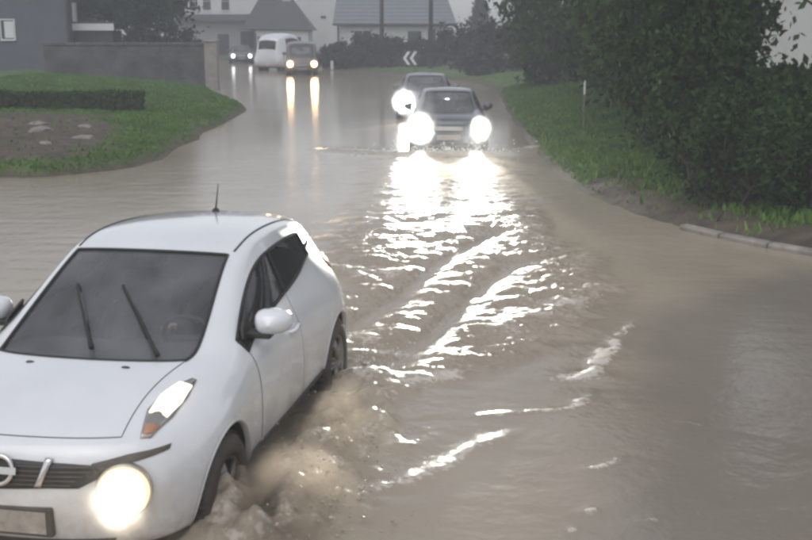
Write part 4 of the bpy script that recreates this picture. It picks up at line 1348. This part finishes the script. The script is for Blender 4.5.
# ------------------------------------------------------------------ right bank: kerb and marker stake
M['kerb_concrete'] = mat('kerb_concrete', (.235, .21, .185), .8, var=.5, vscale=2.5, bump=.2, bscale=30)
def kerb():
    pts = [(3.95, 15.02), (4.30, 14.36), (4.72, 13.72), (5.15, 13.16), (5.65, 12.62), (6.25, 12.05), (7.0, 11.5)]
    root = empty('kerb', (5.15, 13.16, 0))
    tag(root, 'pale concrete kerb along the water at the right edge', 'kerb')
    for (a, b) in zip(pts[:-1], pts[1:]):
        d = Vector((b[0] - a[0], b[1] - a[1], 0)); L = d.length; d.normalize(); nrm = Vector((-d.y, d.x, 0))
        A = Vector((a[0] - 5.15, a[1] - 13.16, -.005)) + d * .008 - nrm * .22; B = Vector((b[0] - 5.15, b[1] - 13.16, -.005)) - d * .008 - nrm * .22
        mb = MB(); mb.prism([A + nrm * .0 + Vector((0, 0, -.15)), A + nrm * .14 + Vector((0, 0, -.15)), A + nrm * .14 + Vector((0, 0, .085)), A + nrm * .02 + Vector((0, 0, .075)), A + Vector((0, 0, .055))], B - A)
        mb.build('kerb_stone', M['kerb_concrete'], root, bevel=.01)
kerb()
M['white_post'] = mat('white_post', (.66, .66, .64), .5, var=.1, vscale=8)
M['stake_wood'] = mat('stake_wood', (.16, .15, .12), .8, var=.3, vscale=12)
def marker(name, label, x, y, h, w=.022, top=.35):
    root = empty(name, (x, y, gz(x, y))); tag(root, label, 'post')
    MB().box(-w, w, -w * .7, w * .7, -.2, h - top).build('stake', M['stake_wood'], root, bevel=.004)
    MB().box(-w * 1.25, w * 1.25, -w, w, h - top, h).build('white_top', M['white_post'], root, bevel=.005)
marker('marker_stake', 'thin white-topped marker stake in the right bank grass', 3.95, 24.6, 1.30, .015, .30)
marker('verge_post', 'short white post on the far verge right of the tall van', -4.8, 72.5, .75, .07, .55)

# ------------------------------------------------------------------ houses
M['render_white'] = mat('render_white', (.62, .61, .60), .9, var=.08, vscale=.8, bump=.1, bscale=12)
M['render_grey'] = mat('render_grey', (.36, .345, .35), .9, var=.12, vscale=.8, bump=.1, bscale=12)
M['render_dark'] = mat('render_dark', (.105, .11, .13), .9, var=.15, vscale=1.2, bump=.15, bscale=10)
M['slate'] = mat('slate', (.045, .048, .055), .6, var=.25, vscale=5, bump=.3, bscale=14)
M['slate_blue'] = mat('slate_blue', (.16, .17, .19), .6, var=.15, vscale=4, bump=.3, bscale=14)
M['frame_white'] = mat('frame_white', (.7, .7, .7), .5, var=.04)
M['dark_trim'] = mat('dark_trim', (.035, .035, .04), .6, var=.2)

def window(parent, x, z, w, h, y, frame='frame_white', nx=2, nz=1):
    """a casement in the wall face y (facing -y); child frame and panes"""
    o = MB(); t = .06
    o.box(x - w / 2 - t, x - w / 2, y - .05, y + .05, z - t, z + h + t); o.box(x + w / 2, x + w / 2 + t, y - .05, y + .05, z - t, z + h + t)
    o.box(x - w / 2, x + w / 2, y - .05, y + .05, z + h, z + h + t); o.box(x - w / 2 - .05, x + w / 2 + .05, y - .10, y + .05, z - t - .02, z)
    for k in range(1, nx): o.box(x - w / 2 + w * k / nx - .025, x - w / 2 + w * k / nx + .025, y - .04, y + .05, z, z + h)
    for k in range(1, nz): o.box(x - w / 2, x + w / 2, y - .035, y + .05, z + h * k / nz - .02, z + h * k / nz + .02)
    f = o.build('window', M[frame], parent)
    MB().box(x - w / 2, x + w / 2, y - .02, y + .02, z, z + h).build('pane', M['house_glass'], f)
    return f

def slated_roof(parent, name, corners_lo, corners_hi, material, rows=9):
    """stepped courses between eave and ridge lines"""
    mb = MB()
    a0, a1 = [Vector(c) for c in corners_lo]; b0, b1 = [Vector(c) for c in corners_hi]
    nrm = (a1 - a0).cross(b0 - a0).normalized()
    if nrm.z < 0: nrm = -nrm
    for k in range(rows):
        t0, t1 = k / rows, (k + 1) / rows + .01
        p = [a0.lerp(b0, t0) + nrm * .05, a1.lerp(b1, t0) + nrm * .05, a1.lerp(b1, min(1, t1)) + nrm * .02, a0.lerp(b0, min(1, t1)) + nrm * .02]
        mb.prism(p, -nrm * .06)
    return mb.build(name, material, parent)

def house_A():
    r_ = empty('white_house', (-17.3, 100, 0)); tag(r_, 'white two storey house with narrow windows above a dark canopy, far left', 'house')
    MB().box(-3.2, 5.2, 0, 7, -.4, 3.45).build('ground_floor_wall', M['render_grey'], r_)
    MB().box(-2.6, 5.2, .25, 7, 3.45, 6.4).build('upper_wall', M['render_white'], r_)
    c = MB(); c.prism([(-3.4, -.9, 3.35), (-3.4, .3, 3.85), (-3.4, .3, 3.3), (-3.4, -.9, 3.2)], (8.8, 0, 0)); c.build('canopy', M['slate'], r_)
    for x in (-1.55, -.35, 1.3): window(r_, x, 4.2, .7, 1.5, .25, 'frame_white', 1, 2)
    for x, w in ((-2.0, .5), (3.2, 1.1)): window(r_, x, .9, w, 1.4, 0, 'dark_trim', 1 if w < 1 else 2)
    d = MB().box(.55, 1.55, -.05, .03, -.1, 2.1).build('door', M['dark_trim'], r_)
    MB().box(1.4, 1.46, -.10, -.05, .95, 1.08).build('handle', M['chrome'], d)
    MB().box(-3.35, -3.25, -.1, 0, 0, 6.2).build('downpipe', M['dark_trim'], r_)
    slated_roof(r_, 'roof', [(-2.9, -.1, 6.4), (5.5, -.1, 6.4)], [(-2.9, 3.6, 9.0), (5.5, 3.6, 9.0)], M['slate'])
    slated_roof(r_, 'back_roof', [(-2.9, 7.3, 6.4), (5.5, 7.3, 6.4)], [(-2.9, 3.6, 9.0), (5.5, 3.6, 9.0)], M['slate'])
house_A()

def house_B():
    r_ = empty('cottage', (-10.8, 95, 0)); tag(r_, 'low pale cottage with a dark hipped roof behind the tall van', 'house')
    MB().box(-1.95, 2.5, .35, 5, -.4, 2.7).build('wall', M['render_white'], r_)
    lo = [(-3.1, .1, 2.55), (2.9, .1, 2.45), (2.9, 5.4, 2.45), (-3.1, 5.4, 2.55)]
    hi = [(-1.9, 2.4, 5.0), (1.15, 2.4, 5.0)]
    rf = MB().add([Vector(p) - Vector((0, 0, .03)) for p in lo + hi], [(0, 1, 5, 4), (2, 3, 4, 5), (3, 0, 4), (1, 2, 5)]).build('roof', M['slate'], r_)
    # slate courses on the front slope
    A0, A1, B0, B1 = Vector(lo[0]), Vector(lo[1]), Vector(hi[0]), Vector(hi[1])
    cs = MB(); nr = (A1 - A0).cross(B0 - A0).normalized()
    if nr.z < 0: nr = -nr
    for k in range(12):
        t0, t1 = k / 12, min(1, (k + 1) / 12 + .01)
        cs.prism([A0.lerp(B0, t0) + nr * .06, A1.lerp(B1, t0) + nr * .06, A1.lerp(B1, t1) + nr * .03, A0.lerp(B0, t1) + nr * .03], -nr * .06)
    cs.build('slates', M['slate'], rf)
    MB().tube([hi[0], hi[1]], .12, 8).build('ridge_tile', M['slate'], rf)
    MB().box(-2.05, 2.55, .2, .33, 2.45, 2.56).build('fascia', M['dark_trim'], r_)
    MB().box(-2.02, -1.9, .25, .35, 0, 2.2).build('downpipe', M['dark_trim'], r_)
    d = MB().box(-1.75, -1.15, .27, .35, 0, 1.95).build('door', M['dark_trim'], r_); MB().box(-1.27, -1.22, .22, .27, .95, 1.05).build('handle', M['chrome'], d)
    window(r_, 1.4, .9, 1.0, 1.0, .35)
    MB().box(.2, .9, 2.2, 2.9, 4.4, 5.9).build('chimney', M['render_grey'], r_)
house_B()

def house_C():
    r_ = empty('gable_house', (-8.3, 112, 0)); tag(r_, 'plain white gable end with a small dark vent rising behind the cottage', 'house')
    w = MB(); w.prism([(-2.6, 0, -.4), (2.15, 0, -.4), (2.15, 0, 6.4), (-.2, 0, 8.6), (-2.6, 0, 6.4)], (0, 7, 0)); w.build('wall', M['render_white'], r_)
    MB().box(-.15, .35, -.05, .02, 3.55, 3.8).build('vent', M['dark_trim'], r_)
    slated_roof(r_, 'roof', [(-3.0, -.3, 6.1), (-3.0, 7.3, 6.1)], [(-.2, -.3, 8.75), (-.2, 7.3, 8.75)], M['slate'])
    slated_roof(r_, 'right_roof', [(2.5, -.3, 6.1), (2.5, 7.3, 6.1)], [(-.2, -.3, 8.75), (-.2, 7.3, 8.75)], M['slate'])
    MB().box(2.15, 2.27, -.1, .1, 0, 6.2).build('downpipe', M['dark_trim'], r_)
house_C()

def house_D():
    r_ = empty('bungalow', (-.9, 85, 0)); tag(r_, 'white bungalow with a long blue grey slate roof behind the hazy bushes', 'house')
    MB().box(-4.1, 4.15, 0, 7, -.4, 3.05).build('wall', M['render_white'], r_)
    slated_roof(r_, 'roof', [(-4.6, -.45, 2.95), (4.7, -.45, 2.95)], [(-4.3, 3.5, 6.3), (3.6, 3.5, 6.3)], M['slate_blue'], 12)
    slated_roof(r_, 'back_roof', [(-4.6, 7.45, 2.95), (4.7, 7.45, 2.95)], [(-4.3, 3.5, 6.3), (3.6, 3.5, 6.3)], M['slate_blue'], 12)
    for s, x in ((1, 4.13), (-1, -4.1)):
        MB().prism([(x, .2, 3.04), (x, 6.8, 3.04), (x, 3.5, 5.9)], (-s * .2, 0, 0)).build('gable', M['render_white'], r_)
    MB().tube([(-4.6, -.5, 2.9), (4.7, -.5, 2.9)], .07, 8).build('gutter', M['dark_trim'], r_)
    window(r_, -2.4, 1.25, 1.2, 1.2, 0); window(r_, 1.55, 1.2, .9, 1.15, 0, 'dark_trim', 1)
    d = MB().box(2.55, 3.15, -.07, .02, 0, 2.6).build('door', M['dark_trim'], r_); MB().box(3.0, 3.06, -.12, -.07, 1.0, 1.12).build('handle', M['chrome'], d)
    p = MB(); p.box(4.02, 4.20, -.62, -.48, 0, 2.75); p.build('porch_post', M['frame_white'], r_)
    MB().box(-4.28, -4.14, -.14, 0, 0, 2.9).build('downpipe', M['dark_trim'], r_)
    MB().box(-2.9, -2.1, 3.1, 3.9, 5.6, 7.2).build('chimney', M['render_grey'], r_)
house_D()

def house_E():
    r_ = empty('dark_house', (-20.6, 55, 0)); tag(r_, 'dark blue grey house wall with one pale window at the left edge', 'house')
    MB().box(-4.0, 4.05, 0, 7, -.3, 5.4).build('wall', M['render_dark'], r_)
    window(r_, 1.15, 2.15, .62, .9, 0, 'frame_white', 1)
    MB().box(1.0, 1.45, -.06, -.022, 2.2, 3.0).build('curtain', M['frame_white'], r_)
    window(r_, -1.6, 2.0, 1.1, 1.3, 0, 'dark_trim')
    slated_roof(r_, 'roof', [(-4.3, -.35, 5.35), (4.4, -.35, 5.35)], [(-4.3, 3.5, 8.0), (4.4, 3.5, 8.0)], M['slate'])
    slated_roof(r_, 'back_roof', [(-4.3, 7.35, 5.35), (4.4, 7.35, 5.35)], [(-4.3, 3.5, 8.0), (4.4, 3.5, 8.0)], M['slate'])
    MB().box(4.07, 4.19, -.15, -.03, 0, 5.3).build('downpipe', M['dark_trim'], r_)
house_E()

def shed():
    r_ = empty('garden_shed', (-15.55, 56, 0)); tag(r_, 'dark garden shed with pale fascia board behind the wall left of the tree', 'shed')
    MB().box(-.95, .95, 0, 1.8, -.3, 2.55).build('wall', M['dark_trim'], r_)
    for k in range(8): MB().box(-.95 + k * .2375 + .01, -.95 + (k + 1) * .2375 - .01, -.025, 0, 0, 2.5).build('board', M['dark_trim'], r_)
    MB().prism([(-1.1, -.15, 2.9), (-1.1, 2.0, 2.6), (-1.1, 2.0, 2.68), (-1.1, -.15, 2.98)], (2.2, 0, 0)).build('roof', M['slate'], r_)
    MB().box(-1.05, 1.05, -.14, -.04, 2.56, 2.9).build('fascia', M['frame_white'], r_)
    MB().box(-1.1, -.85, .0, .3, 2.9, 3.9).build('flue', M['frame_white'], r_)
shed()

def house_F():
    r_ = empty('glimpsed_house', (18.3, 46, 0)); tag(r_, 'pale house glimpsed through the gap in the right foliage', 'house')
    MB().box(-4.0, 6, 0, 6, -.4, 4.6).build('wall', M['render_white'], r_)
    slated_roof(r_, 'roof', [(-4.4, -.35, 4.55), (6.4, -.35, 4.55)], [(-4.4, 3, 7.0), (6.4, 3, 7.0)], M['slate_blue'])
    slated_roof(r_, 'back_roof', [(-4.4, 6.35, 4.55), (6.4, 6.35, 4.55)], [(-4.4, 3, 7.0), (6.4, 3, 7.0)], M['slate_blue'])
    window(r_, 2.5, 1.2, 1.2, 1.3, 0)
house_F()

# ------------------------------------------------------------------ poles and the chevron board
M['pole_wood'] = mat('pole_wood', (.05, .045, .042), .85, var=.3, vscale=6)
for (x, y, lb) in ((-1.55, 72, 'left dark telegraph pole in front of the bungalow roof'), (1.5, 68, 'right dark telegraph pole beside the bungalow door')):
    r_ = empty('telegraph_pole', (x, y, gz(x, y))); tag(r_, lb, 'pole', 'telegraph poles by the bungalow')
    MB().tube([(0, 0, -.3), (0, 0, 4), (0, 0, 8.2)], [.15, .13, .10], 12).build('mast', M['pole_wood'], r_, smooth=True)
    MB().box(-.8, .8, -.06, .06, 7.5, 7.62).build('crossarm', M['pole_wood'], r_)
    for sx in (-.7, -.3, .3, .7): MB().lathe([(.03, 0), (.05, .04), (.03, .1), (.001, .12)], 10, Matrix.Translation((sx, 0, 7.62))).build('insulator', M['frame_white'], r_, smooth=True)

M['sign_black'] = mat('sign_black', (.02, .02, .022), .5, var=.1)
M['sign_white'] = mat('sign_white', (.8, .8, .8), .4, var=.03)
def chevron():
    r_ = empty('chevron_sign', (.22, 66, gz(.22, 66))); tag(r_, 'black bend board with white chevrons pointing left by the far verge', 'road sign')
    b = MB().box(-.5, .5, -.02, .02, .35, 1.2).build('board', M['sign_black'], r_)
    for k in range(2):
        x = -.40 + k * .40
        c = MB(); c.prism([(x, -.024, .775), (x + .26, -.024, 1.16), (x + .44, -.024, 1.16), (x + .18, -.024, .775), (x + .44, -.024, .39), (x + .26, -.024, .39)], (0, -.006, 0))
        c.build('chevron', M['sign_white'], b)
    for x in (-.3, .3): MB().tube([(x, .05, -.4), (x, .05, 1.25)], .03, 8).build('post', M['pier_stone'], r_, smooth=True)
chevron()

# ------------------------------------------------------------------ wheel spray, and mist added to make the headlamps bloom
def spray_glow_cloud(name, label, loc, rad, dens, seed, col=(.95, .95, .95)):
    m = bpy.data.materials.new(name); m.use_nodes = True
    nt = m.node_tree; nt.nodes.clear()
    v = nt.nodes.new('ShaderNodeVolumePrincipled'); v.inputs['Color'].default_value = (*col, 1); v.inputs['Anisotropy'].default_value = .55
    tc = nt.nodes.new('ShaderNodeTexCoord')
    ln = nt.nodes.new('ShaderNodeVectorMath'); ln.operation = 'LENGTH'; nt.links.new(tc.outputs['Object'], ln.inputs[0])
    mr = nt.nodes.new('ShaderNodeMapRange'); mr.interpolation_type = 'SMOOTHSTEP'
    mr.inputs['From Min'].default_value = 1.0; mr.inputs['From Max'].default_value = .25; mr.inputs['To Max'].default_value = dens
    nt.links.new(ln.outputs['Value'], mr.inputs['Value'])
    nz = nt.nodes.new('ShaderNodeTexNoise'); nz.inputs['Scale'].default_value = 2.6; nz.inputs['Detail'].default_value = 4
    mp = nt.nodes.new('ShaderNodeMapping'); mp.inputs['Location'].default_value = (seed, seed * .7, 0)
    nt.links.new(tc.outputs['Object'], mp.inputs['Vector']); nt.links.new(mp.outputs['Vector'], nz.inputs['Vector'])
    r2 = nt.nodes.new('ShaderNodeMapRange'); r2.inputs['From Min'].default_value = .38; r2.inputs['From Max'].default_value = .62; r2.inputs['To Min'].default_value = .1
    nt.links.new(nz.outputs['Fac'], r2.inputs['Value'])
    mu = nt.nodes.new('ShaderNodeMath'); mu.operation = 'MULTIPLY'
    nt.links.new(mr.outputs['Result'], mu.inputs[0]); nt.links.new(r2.outputs['Result'], mu.inputs[1]); nt.links.new(mu.outputs[0], v.inputs['Density'])
    o_ = nt.nodes.new('ShaderNodeOutputMaterial'); nt.links.new(v.outputs['Volume'], o_.inputs['Volume'])
    bm = bmesh.new(); bmesh.ops.create_icosphere(bm, subdivisions=3, radius=1.0)
    me = bpy.data.meshes.new(name); bm.to_mesh(me); bm.free(); me.materials.append(m)
    o = bpy.data.objects.new(name, me); COL.objects.link(o); o.location = loc; o.scale = rad
    return tag(o, label, 'spray', kind='stuff')
spray_glow_cloud('glow_mist', 'mist added for the glare before the left headlight of the dark hatchback', (.34, 24.15, .78), (.50, .32, .80), 5.0, 1.0)  # added volume that catches the beam and spreads the lamp's bloom
spray_glow_cloud('wheel_mist', 'brown spray mist boiling up beside the front wheel of the white car', (-.78, 5.75, .08), (.60, .80, .36), 8.0, 9.0, (.72, .60, .49))
spray_glow_cloud('sill_mist', 'thin brown spray mist along the sill of the white car', (-.50, 7.0, .03), (.50, 1.3, .22), 3.0, 13.0, (.70, .59, .48))
spray_glow_cloud('lamp_glow_mist', 'thin mist added as a halo before the lit headlamp of the white car', (-1.30, 4.98, .56), (.34, .24, .36), .9, 17.0)  # added so the round headlamp gets a warm halo
spray_glow_cloud('glare_mist', 'mist added for the glow before the car behind the dark hatchback', (.0, 32.6, .70), (.58, .35, .62), 2.0, 25.0)  # added volume; gives the following car's lamp a soft glow
spray_glow_cloud('van_glow_mist', 'thin mist added for an orange glow before the lights of the tall van', (-6.35, 64.0, .75), (1.5, .4, .95), .7, 21.0)  # added to turn the van's warm beam into an orange halo
spray_glow_cloud('fine_glow_mist', 'thin mist added for the glare before the right headlight of the dark hatchback', (1.66, 24.15, .62), (.30, .25, .40), 1.6, 5.0)  # added volume; smaller bloom for the right lamp

# ------------------------------------------------------------------ wet air
hz = bpy.data.materials.new('wet_air'); hz.use_nodes = True
hn = hz.node_tree; hn.nodes.clear()
vo = hn.nodes.new('ShaderNodeVolumePrincipled')
vo.inputs['Color'].default_value = (.86, .88, .93, 1); vo.inputs['Density'].default_value = 0.0043; vo.inputs['Anisotropy'].default_value = 0.1
ou = hn.nodes.new('ShaderNodeOutputMaterial'); hn.links.new(vo.outputs['Volume'], ou.inputs['Volume'])
hb = MB().box(-230, 230, -70, 330, -1.4, 12.0).build('haze', hz)
tag(hb, 'thin grey rain mist over the whole place', 'mist', kind='stuff')
